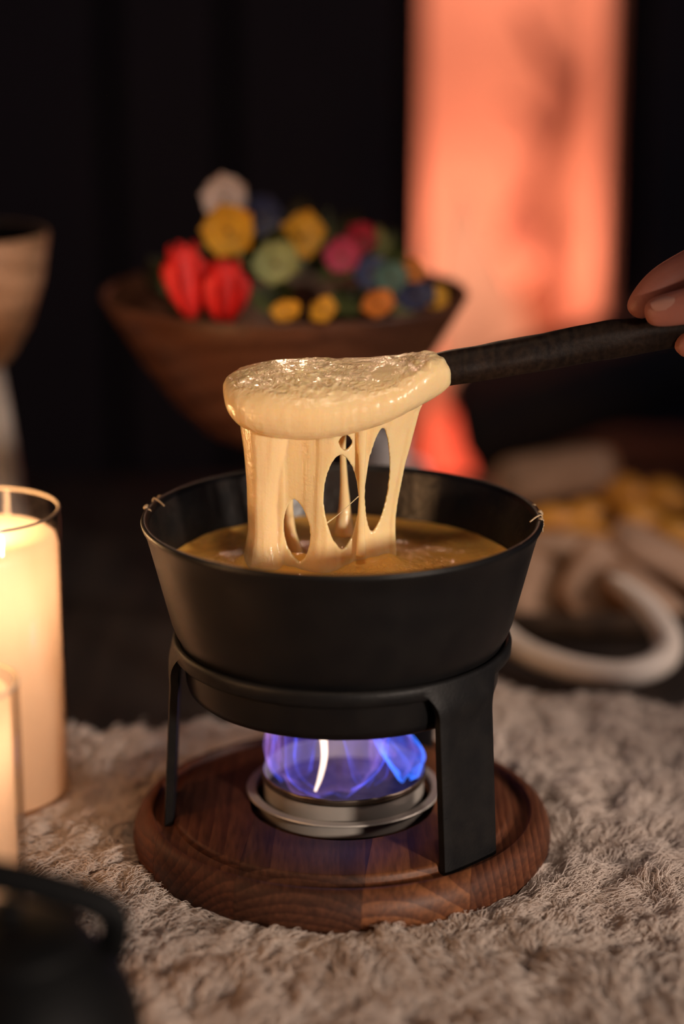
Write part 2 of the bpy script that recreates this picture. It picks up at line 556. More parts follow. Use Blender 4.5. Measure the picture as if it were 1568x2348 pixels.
# ------------------------------------------------------------------ setting: table, walls, fireplace niche
TZ = -0.016     # table top
o = bm_obj('table_top', rounded_box(1.5, 1.50, 0.045, 0.006), M['table'])
tbl = thing('table', 'dark brown wooden table under the sheepskin and all the dishes', 'table', (0.0, 0.12, TZ))
o.parent = tbl
o.location = (0, 0, -0.0225)
for sx in (-1, 1):
    for sy in (-1, 1):
        lg = bm_obj('leg', rounded_box(0.06, 0.06, 0.69, 0.006), M['table'], tbl)
        lg.location = (sx * 0.68, sy * 0.68, -0.045 - 0.345)

FZ = TZ - 0.045 - 0.69
def slab(name, lo, hi, m, kind='structure', parent=None, bev=0.0):
    sx, sy, sz = (hi[i] - lo[i] for i in range(3))
    bm = bmesh.new()
    bmesh.ops.create_cube(bm, size=1.0)
    bmesh.ops.scale(bm, vec=(sx, sy, sz), verts=bm.verts)
    if bev:
        bmesh.ops.bevel(bm, geom=list(bm.edges), offset=bev, segments=1, affect='EDGES')
    ob = bm_obj(name, bm, m, parent, smooth=False)
    ob.location = [(lo[i] + hi[i]) / 2 for i in range(3)]
    if kind and not parent:
        ob['kind'] = kind
    return ob

WY = 2.0
slab('floor', (-2.2, -2.6, FZ - 0.05), (2.2, 2.6, FZ), M['floor'])
NX0, NX1 = 0.1215, 0.4085        # fireplace niche in the back wall
wl = slab('wall_back', (-2.2, WY + 0.03, FZ), (NX0, WY + 0.13, 1.75), M['batten'])
slab('wall_back.001', (NX1, WY + 0.03, FZ), (2.2, WY + 0.13, 1.75), M['batten'])
slab('wall_back.002', (NX0, WY + 0.03, 1.30), (NX1, WY + 0.13, 1.75), M['batten'])
# vertical boards on the back wall, dark joints between them
edges = [-2.2, -1.92, -1.64, -1.36, -1.08, -0.80, -0.555]
for px in (275, 535):
    edges.append((px - W / 2) * 3.19 / FPX)
edges += [0.098]
gap = 0.013
def board(x0, x1, z0=FZ + 0.001, z1=1.75):
    bm = bmesh.new()
    bmesh.ops.create_cube(bm, size=1.0)
    bmesh.ops.scale(bm, vec=(x1 - x0, 0.03, z1 - z0), verts=bm.verts)
    bmesh.ops.bevel(bm, geom=list(bm.edges), offset=0.003, segments=1, affect='EDGES')
    ob = bm_obj('board', bm, M['plank'], wl, smooth=False)
    ob.location = Vector(((x0 + x1) / 2, WY + 0.0148, (z0 + z1) / 2)) - Vector(wl.location)
for i in range(len(edges) - 1):
    board(edges[i] + gap, edges[i + 1] - gap)
rx = 0.45
while rx < 2.1:
    board(rx, min(rx + 0.26, 2.2))
    rx += 0.285
# niche of pale plaster with a fire at its foot
HZ = -0.39
slab('wall_niche', (NX0 - 0.03, WY + 0.50, HZ), (NX1 + 0.03, WY + 0.53, 1.30), M['plaster'])
slab('wall_niche_left', (NX0 - 0.03, WY + 0.131, HZ), (NX0, WY + 0.50, 1.30), M['plaster'])
slab('wall_niche_right', (NX1, WY + 0.131, HZ), (NX1 + 0.03, WY + 0.50, 1.30), M['plaster'])
slab('ceiling_niche', (NX0 - 0.03, WY + 0.131, 1.30), (NX1 + 0.03, WY + 0.53, 1.33), M['plaster'])
slab('floor_niche', (NX0 - 0.0, WY + 0.02, HZ - 0.03), (NX1 + 0.0, WY + 0.50, HZ), M['plaster'])
slab('wall_hearth', (NX0, WY + 0.03, FZ), (NX1, WY + 0.13, HZ - 0.03), M['batten'])

fire = thing('fire', 'tall log fire with red embers in the pale niche of the wall', 'fire', (0.265, WY + 0.22, HZ))
for (dx, dy, ang, r, hz) in ((0, -0.02, 0.15, 0.030, 0.148), (0.0, 0.08, -0.25, 0.032, 0.150), (0.0, 0.03, 0.5, 0.026, 0.205)):
    pts = spline([(-0.10 * math.cos(ang) + dx, -0.10 * math.sin(ang) + dy, hz), (dx, dy, hz + 0.004), (0.10 * math.cos(ang) + dx, 0.10 * math.sin(ang) + dy, hz)], 9)
    V, F = tube(pts, [r] * 9, 12, fn=lambda t, a: 1 + 0.08 * math.sin(3 * a + 7 * t))
    mesh_obj('log', V, F, M['log'], fire)
def ember_bed():
    V, F = lathe([(0.0, 0.13), (0.05, 0.125), (0.10, 0.10), (0.128, 0.05), (0.131, 0.0), (0, 0)], 40,
                 fn=lambda a, r, z, i: (r * (1 + 0.05 * math.sin(5 * a)), z * (1 + 0.3 * math.sin(9 * a + i))))
    return V, F
V, F = ember_bed()
mesh_obj('ember_bed', V, F, M['ember'], fire)
def tongue(cx, cy, z0, h, r, m, ph, parent, name='flame', sway=0.25, n=22):
    prof = []
    K = 18
    for i in range(K + 1):
        t = i / K
        w = math.sin(PI * min(1, t * 1.02) ** 0.6) ** 0.8 if 0 < t < 1 else 0
        prof.append((max(0.0, r * w), t * h))
    V, F = lathe(prof, n)
    V = [(x + cx + sway * r * math.sin(ph + 5 * z / h), y * 0.6 + cy + 0.3 * sway * r * math.cos(ph + 4 * z / h), z + z0) for (x, y, z) in V]
    return mesh_obj(name, V, F, m, parent)
tongue(-0.055, -0.02, 0.10, 0.42, 0.080, M['fire_peach'], 0.3, fire)
tongue(0.06, 0.05, 0.10, 0.26, 0.06, M['fire_red'], 1.9, fire)
tongue(-0.02, 0.0, 0.10, 0.24, 0.07, M['fire_red'], 3.0, fire)
lamp('fire_light', 'POINT', (0.23, WY + 0.28, HZ + 0.34), 3.6, (1.0, 0.26, 0.14), 0.08)
lamp('fire_light', 'POINT', (0.26, WY + 0.33, HZ + 0.85), 1.3, (1.0, 0.30, 0.17), 0.08)

# driftwood standing in the niche
dw = thing('driftwood_branch', 'dark twisted driftwood branch standing upright before the fire glow', 'branch', (0.30, WY + 0.43, HZ))
def niche_pt(px, py, y=WY + 0.43):
    return at(px, py, y) - Vector((0.30, WY + 0.43, HZ))
trunk = [(0.0, 0.0, 0.0), niche_pt(1275, 780), niche_pt(1278, 650), niche_pt(1250, 580), niche_pt(1190, 520), niche_pt(1225, 440), niche_pt(1240, 380), niche_pt(1262, 310), niche_pt(1292, 205), niche_pt(1235, 110), niche_pt(1190, 20)]
pts = spline(trunk, 60)
V, F = tube(pts, [.011 + .017 * math.exp(-((i - 23) / 5) ** 2) + .018 * math.exp(-((i - 47) / 5) ** 2) + .006 * math.exp(-((i - 35) / 5) ** 2) for i in range(60)], 10, flat=(1, .6), fn=lambda t, a: 1 + 0.2 * math.sin(2 * a + 20 * t))
mesh_obj('trunk', V, F, M['driftwood'], dw)
for q in ([(1200, 520), (1150, 560), (1120, 575)], [(1292, 205), (1340, 150), (1360, 90)], [(1250, 340), (1205, 260), (1150, 235)]):
    pts = spline([niche_pt(x, y, WY + 0.42) for x, y in q], 12)
    V, F = tube(pts, [0.014 * (1 - 0.7 * i / 11) for i in range(12)], 8)
    mesh_obj('twig', V, F, M['driftwood'], dw)

# dark chest bench between table and fireplace
BT_ = -0.118
bench = thing('chest_bench', 'dark wooden chest bench behind the table, under the charcoal cushions', 'bench', (0.609, 1.28, FZ))
o = bm_obj('lid', rounded_box(0.90, 0.36, 0.035, 0.006), M['batten'], bench); o.location = (0, 0, BT_ - FZ - 0.0175)
o = bm_obj('chest', rounded_box(0.87, 0.33, BT_ - FZ - 0.095, 0.006), M['batten'], bench); o.location = (0, 0, 0.06 + (BT_ - FZ - 0.095) / 2)
for sx in (-0.40, 0.40):
    for sy in (-0.13, 0.13):
        lg = bm_obj('leg', rounded_box(0.05, 0.05, 0.06, 0.005), M['batten'], bench)
        lg.location = (sx, sy, 0.03)

# ------------------------------------------------------------------ sheepskin
PELT = -0.004
def pelt_outline(a):
    # radius of the hide around (0.05,-0.15), angle a
    key = [(-180, .47), (-150, .46), (-120, .42), (-90, .40), (-60, .42), (-30, .46), (0, .44), (30, .40), (58, .395), (75, .392), (90, .375), (104, .345), (118, .350), (124, .355), (130, .395), (145, .42), (165, .46), (180, .47)]
    d = math.degrees(a)
    for (d0, r0), (d1, r1) in zip(key, key[1:]):
        if d0 <= d <= d1:
            t = (d - d0) / (d1 - d0)
            t = t * t * (3 - 2 * t)
            return (r0 + (r1 - r0) * t) * (1 + 0.012 * math.sin(9 * a) + 0.008 * math.sin(23 * a))
    return .45
PC = (0.05, -0.15)
skin_t = thing('sheepskin', 'cream sheepskin with curly fleece spread beneath board and candles', 'sheepskin', (PC[0], PC[1], TZ))
NA, NR = 120, 24
V, F = [(0, 0, PELT - TZ)], []
for i in range(1, NR + 1):
    for k in range(NA):
        a = -PI + 2 * PI * k / NA
        r = pelt_outline(a) * i / NR
        e = max(0, (i / NR - 0.93) / 0.07)
        V.append((r * math.cos(a), r * math.sin(a), (PELT - TZ) - 0.010 * e * e))
for k in range(NA):
    F.append((0, 1 + k, 1 + (k + 1) % NA))
    for i in range(NR - 1):
        F.append((1 + i * NA + k, 1 + (i + 1) * NA + k, 1 + (i + 1) * NA + (k + 1) % NA, 1 + i * NA + (k + 1) % NA))
base0 = len(V)
for k in range(NA):
    a = -PI + 2 * PI * k / NA
    r = pelt_outline(a)
    V.append((r * math.cos(a), r * math.sin(a), 0.0003))
for k in range(NA):
    k2 = (k + 1) % NA
    F.append((1 + (NR - 1) * NA + k, base0 + k, base0 + k2, 1 + (NR - 1) * NA + k2))
F.append(tuple(base0 + k for k in range(NA))[::-1])
mesh_obj('hide', V, F, M['pelt'], skin_t)

TALL = (-0.217, 0.07)
SMALL = (-0.192, -0.15)
KETTLE = (-0.1377, -0.33)
def make_fleece():
    keep = [((0, 0), 0.1165), (TALL, 0.047), (SMALL, 0.031), (KETTLE, 0.050)]
    P = []
    sp = 0.0056
    y = -0.56
    row = 0
    while y < 0.27:
        x = -0.36 + (row % 2) * sp / 2
        while x < 0.42:
            qx, qy = x + random.uniform(-.4, .4) * sp, y + random.uniform(-.4, .4) * sp
            dx, dy = qx - PC[0], qy - PC[1]
            if math.hypot(dx, dy) < pelt_outline(math.atan2(dy, dx)) * 0.985 and all(math.hypot(qx - c[0], qy - c[1]) > r for c, r in keep):
                # only what the photograph could show of it
                dep = (qy + CAM_D) * _c + CAM_H * _s
                if abs(FPX * qx / dep) < W / 2 + 750 and qy > -0.46:
                    P.append((qx, qy))
            x += sp
        y += sp * 0.87
        row += 1
    P = np.array(P)
    nl = len(P)
    ang = np.empty(nl); ln = np.empty(nl); hum = np.empty(nl)
    for i, (x, y) in enumerate(P):
        f = mnoise.noise(Vector((x * 8, y * 8, 3.1)))
        g = mnoise.noise(Vector((x * 30, y * 30, 8.7)))
        ang[i] = 0.9 + 2.2 * f + 1.5 * g
        h = mnoise.noise(Vector((x * 26, y * 26, 1.2)))
        hum[i] = mnoise.noise(Vector((x * 55, y * 55, 5.2)))
        ln[i] = 0.0150 * (1 + 0.45 * h)
    ang += rng.normal(0, 0.30, nl)
    ns, K = 24, 6
    t = np.linspace(0, 1, K)
    tot = nl * ns
    pos = np.empty((tot, K, 3), np.float32)
    li = np.repeat(np.arange(nl), ns)
    off = rng.normal(0, 0.0026, (tot, 2))
    sa_ = ang[li] + rng.normal(0, 0.16, tot)
    dirx, diry = np.cos(sa_), np.sin(sa_)
    L_ = ln[li] * rng.uniform(0.7, 1.25, tot)
    curl_p = (rng.uniform(0, 6.28, nl)[li] + rng.normal(0, .5, tot))
    curl_a = rng.uniform(0.0005, 0.0016, nl)[li]
    rise = (0.46 + 0.42 * hum)[li] * rng.uniform(.75, 1.25, tot)
    px_, py_ = P[li, 0], P[li, 1]
    # the fleece is pressed flat beside what stands on it
    near = np.full(tot, 1.0)
    for c, r in keep:
        d = np.hypot(px_ - c[0], py_ - c[1])
        near = np.minimum(near, np.clip((d - r) / 0.018, 0.42, 1))
    for j, tt in enumerate(t):
        sp_ = 1 - 0.64 * tt ** 0.8
        fwd = L_ * (0.78 * tt ** 1.2)
        cur = curl_a * np.sin(curl_p + 6.5 * tt) * tt
        pos[:, j, 0] = px_ + off[:, 0] * sp_ + dirx * fwd - diry * cur * 1.6
        pos[:, j, 1] = py_ + off[:, 1] * sp_ + diry * fwd + dirx * cur * 1.6
        up = L_ * rise * np.sin(PI * 0.66 * tt) * 0.85 + cur * 0.5
        pos[:, j, 2] = PELT + 0.0002 + np.maximum(up * near, 0.0002 * j)
    # push strands out of the standing things
    for c, r in keep:
        r2 = r + 0.0035
        dx = pos[:, :, 0] - c[0]; dy = pos[:, :, 1] - c[1]
        d = np.hypot(dx, dy)
        k = np.where((d < r2) & (pos[:, :, 2] > PELT + 0.0), r2 / np.maximum(d, 1e-6), 1.0)
        pos[:, :, 0] = c[0] + dx * k
        pos[:, :, 1] = c[1] + dy * k
    pos[:, :, 0] -= PC[0]; pos[:, :, 1] -= PC[1]; pos[:, :, 2] -= TZ
    hc = bpy.data.hair_curves.new('fleece')
    hc.add_curves([K] * tot)
    hc.position_data.foreach_set('vector', pos.reshape(-1))
    rad = hc.attributes.get('radius') or hc.attributes.new('radius', 'FLOAT', 'POINT')
    rr = np.tile((0.00027 * (1 - 0.45 * t)).astype(np.float32), tot)
    rad.data.foreach_set('value', rr)
    hc.materials.append(M['wool'])
    ob = bpy.data.objects.new('fleece', hc)
    COL.objects.link(ob)
    ob.parent = skin_t
    ob['kind'] = 'stuff'
    return ob
make_fleece()

# ------------------------------------------------------------------ wooden board of glued staves
board_t = thing('wooden_board', 'round reddish wooden serving board with groove under the fondue stand', 'board', (0, 0, PELT))
R0, BT = 0.1205, 0.022
prof = [(0, 0.0), (R0 - 0.006, 0.0), (R0 - 0.002, 0.0015), (R0 - 0.0004, 0.005), (R0, 0.009), (R0 - 0.0006, 0.015), (R0 - 0.0028, 0.020), (R0 - 0.0065, 0.0232),
        (R0 - 0.0095, 0.0245), (R0 - 0.0112, 0.0243), (R0 - 0.0122, 0.0232), (R0 - 0.013, 0.0215), (R0 - 0.015, 0.0205), (R0 - 0.020, 0.0205), (R0 - 0.0222, 0.0215), (R0 - 0.0228, 0.0240), (R0 - 0.0236, 0.0252),
        (R0 - 0.025, 0.0257), (0.070, 0.0258), (0.0535, 0.0258), (0.0530, 0.0245), (0.0530, 0.016), (0, 0.016)]
V0, F0 = lathe(prof, 160)
cuts = [-0.098, -0.047, 0.022, 0.078]
stave_cols = [((.075, .020, .009), (.125, .038, .016), (.055, .016, .008)), ((.062, .018, .009), (.105, .034, .015), (.045, .014, .007)),
              ((.050, .017, .009), (.090, .033, .016), (.036, .013, .007)), ((.100, .032, .012), (.190, .070, .026), (.070, .022, .010)), ((.065, .019, .008), (.12, .040, .017), (.05, .015, .007))]
ca, sa = math.cos(-0.10), math.sin(-0.10)
nrm = Vector((ca, sa, 0))
bnds = [None] + cuts + [None]
for i in range(5):
    bm = bmesh.new()
    vs = [bm.verts.new(v) for v in V0]
    for f in F0:
        try: bm.faces.new([vs[k] for k in f])
        except ValueError: pass
    bmesh.ops.recalc_face_normals(bm, faces=bm.faces)
    for (val, sgn) in ((bnds[i], -1), (bnds[i + 1], 1)):
        if val is None: continue
        co = nrm * (val - sgn * 0.00006)
        r = bmesh.ops.bisect_plane(bm, geom=bm.verts[:] + bm.edges[:] + bm.faces[:], plane_co=co, plane_no=nrm * sgn, clear_outer=True)
        ed = [e for e in r['geom_cut'] if isinstance(e, bmesh.types.BMEdge)]
        bmesh.ops.edgeloop_fill(bm, edges=ed)
    a, b, c3 = stave_cols[i]
    mw = wood_mat('board_stave', a, b, c3, ring=[1700, 1500, 1300, 850, 1600][i], contrast=True, seed=[(.1, .2, .03), (.05, .6, .01), (.02, .4, .05), (-.022, .1, .030), (.07, .9, .02)][i], rot=0.10, rough=0.52, spec=0.3)
    ob = bm_obj('stave', bm, mw, board_t, smooth=True)
    ob.data.set_sharp_from_angle(angle=math.radians(38))

# ------------------------------------------------------------------ burner with blue spirit flame
BZ = PELT + 0.0258
BUR = (0.001, 0.0185)
bur = thing('spirit_burner', 'small steel spirit burner with blue flames set into the board', 'burner', (BUR[0], BUR[1], BZ))
fl = [(0.0565, 0.0), (0.0570, 0.0008), (0.0565, 0.0016), (0.0520, 0.0018), (0.0512, 0.0012), (0.0508, -0.008), (0.0518, -0.0083), (0.0524, 0.0)]
V, F = lathe(fl, 128, closed=True)
fix_normals(mesh_obj('flange', V, F, M['steel'], bur)).data.set_sharp_from_angle(angle=math.radians(35))
def jag(a, r, z, i):
    if z > 0.0105:
        j = mnoise.noise(Vector((math.cos(a) * 5, math.sin(a) * 5, 0))) * 0.0009 + mnoise.noise(Vector((math.cos(a) * 16, math.sin(a) * 16, 4))) * 0.0004
        return r + j * 0.4, z + j
    return r, z
cp = [(0, -0.0095), (0.0465, -0.0095), (0.0468, -0.002), (0.0468, 0.0088), (0.0474, 0.0095), (0.0474, 0.0122), (0.0468, 0.0128), (0.0461, 0.0122), (0.0459, -0.0075), (0, -0.0075)]
V, F = lathe(cp, 160, fn=jag)
cup_ = fix_normals(mesh_obj('cup', V, F, M['steel'], bur)); cup_.data.set_sharp_from_angle(angle=math.radians(35))
rim = [(0.0470, 0.0088), (0.0478, 0.0090), (0.0479, 0.0120), (0.0475, 0.0131), (0.0469, 0.0131), (0.0466, 0.0124)]
V, F = lathe(rim, 160, closed=True, fn=jag)
fix_normals(mesh_obj('rim', V, F, M['steel_rim'], cup_))
gz = [(0, 0.0035), (0.02, 0.0030), (0.036, 0.0018), (0.0452, 0.0), (0.0452, -0.006), (0, -0.006)]
V, F = lathe(gz, 64, fn=lambda a, r, z, i: (r, z + 0.0006 * math.sin(11 * a + i * 3)))
fix_normals(mesh_obj('wick_pad', V, F, M['gauze'], bur))

M['fl_blue'] = flame_mat('blue_flame', (0.06, 0.10, 1.0), (0.035, 0.045, 0.42), 0.75, 0.09, 2.4, 60, .15, .985)
M['fl_bright'] = flame_mat('bright_blue_flame', (0.05, 0.20, 1.0), (0.02, 0.10, 0.85), 1.0, 0.28, 1.8, 70, .3, .97)
M['fl_violet'] = flame_mat('violet_flame', (0.42, 0.22, 0.85), (0.30, 0.12, 0.38), 0.26, 0.075, 1.8, 45, .2, .985)
M['fl_white'] = flame_mat('white_flame', (1.0, 0.60, 0.42), (1.0, 0.78, 0.62), 0.6, 1.3, 1.0, 40, .7, .5)
POTZ = 0.0935
def veil(pts_bottom, rows, m, name='flame', parent=bur):
    """closed soft sheet: lofted rings [(cx,cy,z,rx,ry,phase)]"""
    n = 40
    V, F = [], []
    for j, (cx, cy, z, rx_, ry_, ph) in enumerate(rows):
        for k in range(n):
            a = 2 * PI * k / n
            w = 1 + 0.13 * math.sin(3 * a + ph) + 0.08 * math.sin(5 * a - 1.7 * ph)
            zz = z + 0.0022 * math.sin(4 * a + ph * 2)
            V.append((cx + rx_ * w * math.cos(a) - BUR[0] * 0, cy + ry_ * w * math.sin(a), min(zz, POTZ - BZ - 0.0006)))
    for j in range(len(rows) - 1):
        for k in range(n):
            k2 = (k + 1) % n
            F.append((j * n + k, j * n + k2, (j + 1) * n + k2, (j + 1) * n + k))
    return mesh_obj(name, V, F, m, parent)
def loft(rows, k=4):
    R = spline(rows, (len(rows) - 1) * k + 1)
    return [tuple(r) for r in R]
T = POTZ - BZ
# broad violet-blue body of the flame
veil(None, loft([(-.010, -.004, .0045, .020, .017, .2), (-.012, -.004, .012, .030, .024, .6), (-.012, -.002, .026, .034, .027, 1.0), (-.010, .0, .045, .037, .030, 1.5), (-.006, .0, T, .040, .034, 2.0)]), M['fl_violet'])
veil(None, loft([(-.006, -.016, .0040, .010, .007, .9), (-.008, -.015, .010, .021, .013, 1.3), (-.008, -.012, .020, .026, .017, 1.8), (-.006, -.008, .036, .027, .018, 2.4), (-.004, -.004, T, .030, .020, 3.0)]), M['fl_blue'])
veil(None, loft([(.013, -.012, .008, .004, .003, 2.), (.014, -.011, .014, .009, .006, 2.4), (.013, -.009, .025, .011, .008, 2.9), (.008, -.006, .040, .010, .007, 3.4), (.006, -.004, T, .014, .010, 3.9)]), M['fl_blue'])
# bright blue lobe on the right
veil(None, loft([(.036, .004, .006, .004, .006, .1), (.037, .003, .012, .0095, .013, .5), (.033, .004, .022, .0125, .015, 1.1), (.026, .008, .034, .010, .012, 1.7), (.022, .010, .046, .008, .010, 2.2), (.022, .010, T, .010, .012, 2.7)]), M['fl_bright'])
veil(None, loft([(.028, .016, .004, .010, .012, .1), (.029, .016, .014, .014, .016, .9), (.026, .016, .030, .012, .014, 1.4), (.022, .014, T, .016, .018, 2.0)]), M['fl_violet'])
# left wisp along the cup wall
veil(None, loft([(-.040, .004, .012, .003, .010, .3), (-.0425, .004, .022, .0045, .012, .8), (-.041, .006, .038, .004, .011, 1.4), (-.038, .008, T, .006, .012, 2.0)]), M['fl_violet'])
veil(None, loft([(-.030, .012, .004, .010, .012, 1.), (-.032, .012, .012, .013, .015, 1.3), (-.030, .014, .028, .012, .014, 1.9), (-.028, .014, T, .016, .016, 2.6)]), M['fl_blue'])
# white streak
pts = spline([(-.0165, -.019, .006), (-.0135, -.016, .014), (-.0112, -.013, .026), (-.0120, -.010, .040), (-.0135, -.008, .056), (-.0135, -.008, T - .0008)], 26)
V, F = tube(pts, list(np.interp(np.linspace(0, 1, 26), [0, .2, .5, .8, 1], [.0008, .0016, .0022, .0042, .0062])), 16)
mesh_obj('flame', V, F, M['fl_white'], bur)
pts = spline([(.030, -.004, .022), (.022, -.004, .028), (.015, -.003, .040), (.013, -.002, T - .001)], 16)
V, F = tube(pts, [.0012, .0016, .002, .0024, .0026, .0026, .0026, .0026, .0027, .0028, .003, .003, .003, .003, .003, .003], 12)
mesh_obj('flame', V, F, M['fl_violet'], bur)
lamp('burner_light', 'POINT', (BUR[0], BUR[1], BZ + 0.035), 0.015, (0.28, 0.32, 1.0), 0.02)

# ------------------------------------------------------------------ stand
stand = thing('fondue_stand', 'black cast iron three-legged stand holding the pot over the burner', 'stand', (0, 0, PELT + 0.0205))
SZ = PELT + 0.0205
ring = [(0.0905, 0.1160), (0.0940, 0.1158), (0.0955, 0.1175), (0.0957, 0.1225), (0.0950, 0.1245), (0.0935, 0.1252), (0.0917, 0.1246), (0.0905, 0.1225)]
V, F = lathe([(r, z - SZ) for r, z in ring], 160, closed=True)
fix_normals(mesh_obj('ring', V, F, M['cast'], stand))
def leg(az):
    rows = 34
    cols = 12
    zt, zb = 0.1240, SZ
    front, back = [], []
    for i in range(rows + 1):
        z = zb + (zt - zb) * i / rows
        f = max(0.0, (z - 0.1035) / (0.1225 - 0.1035))
        f = min(f, 1.0)
        hw = 0.0205 + 0.017 * (1 - math.sqrt(max(0, 1 - f * f)))
        ro = 0.0958 + (0.1215 - z) * 0.060 if z < 0.1215 else 0.0958 - (z - 0.1215) * 0.25
        bend = 0.0016 * math.exp(-((z - 0.110) / 0.008) ** 2)
        ro += bend
        th = 0.0058
        for k in range(cols + 1):
            w = (2 * k / cols - 1) * hw
            e = min(1.0, (1 - abs(2 * k / cols - 1)) * 8)
            edge = 0.0008 * (1 - e)
            for lst, r in ((front, ro - edge), (back, ro - th + edge)):
                a = az + w / 0.096 * (0.55 + 0.45 * max(0, min(1, (z - .09) / .03)))
                # the blade is flat below and bends round the ring above
                q = max(0, min(1, (z - .095) / .025))
                ax, ay = math.cos(az), math.sin(az)
                flat = Vector((r * ax - w * ay, r * ay + w * ax, z - SZ))
                rnd = Vector((r * math.cos(az + w / 0.0955), r * math.sin(az + w / 0.0955), z - SZ))
                lst.append(flat * (1 - q) + rnd * q)
    V = front + back
    F = []
    nC = cols + 1
    off = len(front)
    for i in range(rows):
        for k in range(cols):
            a = i * nC + k
            F.append((a, a + 1, a + 1 + nC, a + nC))
            F.append((off + a, off + a + nC, off + a + 1 + nC, off + a + 1))
        a, b = i * nC, i * nC + cols
        F.append((a, a + nC, off + a + nC, off + a))
        F.append((b, off + b, off + b + nC, b + nC))
    for k in range(cols):
        F.append((k, off + k, off + k + 1, k + 1))
        t = rows * nC + k
        F.append((t, t + 1, off + t + 1, off + t))
    ob = mesh_obj('leg', V, F, M['cast'], stand)
    fix_normals(ob)
    ob.data.set_sharp_from_angle(angle=math.radians(40))
for az in (-46, 182, 68):
    leg(math.radians(az))

# ------------------------------------------------------------------ pot
RZ = 0.1936
pot = thing('fondue_pot', 'black enamelled iron fondue pot full of melted cheese on its stand', 'pot', (0, 0, POTZ))
prof = [(0, 0.0935), (0.080, 0.0935), (0.0845, 0.0942), (0.0872, 0.0965), (0.0882, 0.1000), (0.0890, 0.1100), (0.0899, 0.1150), (0.0912, 0.1252), (0.0938, 0.1300), (0.0960, 0.1360), (0.1020, 0.1600), (0.1070, 0.1800), (0.1092, 0.1880), (0.1108, 0.1905), (0.1115, 0.1926),
        (0.1110, 0.1940), (0.1096, 0.1944), (0.1078, 0.1936), (0.1066, 0.1915), (0.1045, 0.1850), (0.0990, 0.1640), (0.0930, 0.1400), (0.0880, 0.1200), (0.080, 0.1030), (0, 0.1000)]
k_in = 17
V, F = lathe([(r, z - POTZ) for r, z in prof[:k_in + 2]], 180)
po = mesh_obj('body', V, F, M['iron'], pot)
V, F = lathe([(r, z - POTZ) for r, z in prof[k_in + 1:]], 180)
pi_ = mesh_obj('inner_wall', V, F, M['iron_in'], pot)
# dried drips on the rim
def drip(px, py, y, r, n=5):
    c = at(px, py, y)
    bm = bmesh.new()
    for i in range(n):
        p = c + Vector((random.uniform(-1, 1) * r * 2.2, random.uniform(-1, 1) * r * 2, random.uniform(-1.2, .6) * r))
        mtx = Matrix.Translation(p - Vector((0, 0, POTZ))) @ Matrix.Diagonal((random.uniform(.6, 1.3), random.uniform(.6, 1.2), random.uniform(.5, 1.3), 1))
        bmesh.ops.create_icosphere(bm, subdivisions=2, radius=r * random.uniform(.5, 1), matrix=mtx)
    ob = bm_obj('dried_drip', bm, M['crust'], pot)
    return ob
def rim_pt(deg, r=0.1104, z=RZ):
    a = math.radians(deg)
    return Vector((r * math.cos(a), r * math.sin(a), z))
for deg in (172, 160, 3, -6, 12):
    c = rim_pt(deg)
    bm = bmesh.new()
    for i in range(7):
        p = c + Vector((random.uniform(-.0012, .0012), random.uniform(-.006, .006), random.uniform(-.003, .0009))) - Vector((0, 0, POTZ))
        bmesh.ops.create_icosphere(bm, subdivisions=2, radius=random.uniform(.0007, .0015), matrix=Matrix.Translation(p))
    bm_obj('dried_drip', bm, M['crust'], pot)
for deg in (-4, 166):
    c = rim_pt(deg, 0.1096, RZ + .0006) - Vector((0, 0, POTZ))
    o_ = Vector((math.cos(math.radians(deg)), math.sin(math.radians(deg)), 0))
    pts = spline([c - o_ * .006 + Vector((0, -.004, -.001)), c - o_ * .002 + Vector((0, -.001, .0012)), c + o_ * .001 + Vector((0, .001, .001)), c + o_ * .0016 + Vector((0, .001, -.008))], 14)
    V, F = tube(pts, [.0005] * 14, 8)
    mesh_obj('dried_drip', V, F, M['crust'], pot)

# ------------------------------------------------------------------ cheese
CZ = 0.1640
cheese = thing('melted_cheese', 'melted yellow cheese filling the pot and stretched up to the spoon', 'cheese', (0, 0, CZ))
cz = Vector((0, 0, CZ))
def pool():
    V, F = [], []
    n, m_ = 120, 60
    R_ = 0.0982
    V.append((0, 0, 0))
    for j in range(1, m_ + 1):
        r = R_ * j / m_
        for k in range(n):
            a = 2 * PI * k / n
            x, y = r * math.cos(a), r * math.sin(a)
            z = 0.0008 * mnoise.noise(Vector((x * 40, y * 40, 0))) + 0.0005 * mnoise.noise(Vector((x * 110, y * 110, 5)))
            # drawn up towards the stretched curtain
            t = max(-0.052, min(0.026, x))
            d = math.hypot(x - t, y - 0.004)
            z += 0.0062 * math.exp(-(d / 0.0095) ** 2)
            # folds where strings fell back
            fx, fy = x - 0.045, y + 0.035
            z += 0.0016 * math.exp(-((fx / .022) ** 2 + (fy / .014) ** 2)) * (1 + 0.9 * math.sin(420 * fy + 90 * fx))
            fx, fy = x + 0.066, y + 0.012
            z += 0.0012 * math.exp(-((fx / .009) ** 2 + (fy / .012) ** 2)) * (1 + math.sin(700 * fx + 200 * fy))
            z += 0.0012 * max(0, (j / m_ - 0.96) / 0.04)
            V.append((x, y, z))
    for k in range(n):
        k2 = (k + 1) % n
        F.append((0, 1 + k, 1 + k2))
        for j in range(m_ - 1):
            a, b = 1 + j * n, 1 + (j + 1) * n
            F.append((a + k, b + k, b + k2, a + k2))
    return mesh_obj('cheese_pool', V, F, M['pool'], cheese)
pool()

def joined(parts):
    V, F = [], []
    for v, f in parts:
        o_ = len(V)
        V += [Vector(p) for p in v]
        F += [tuple(i + o_ for i in q) for q in f]
    return V, F

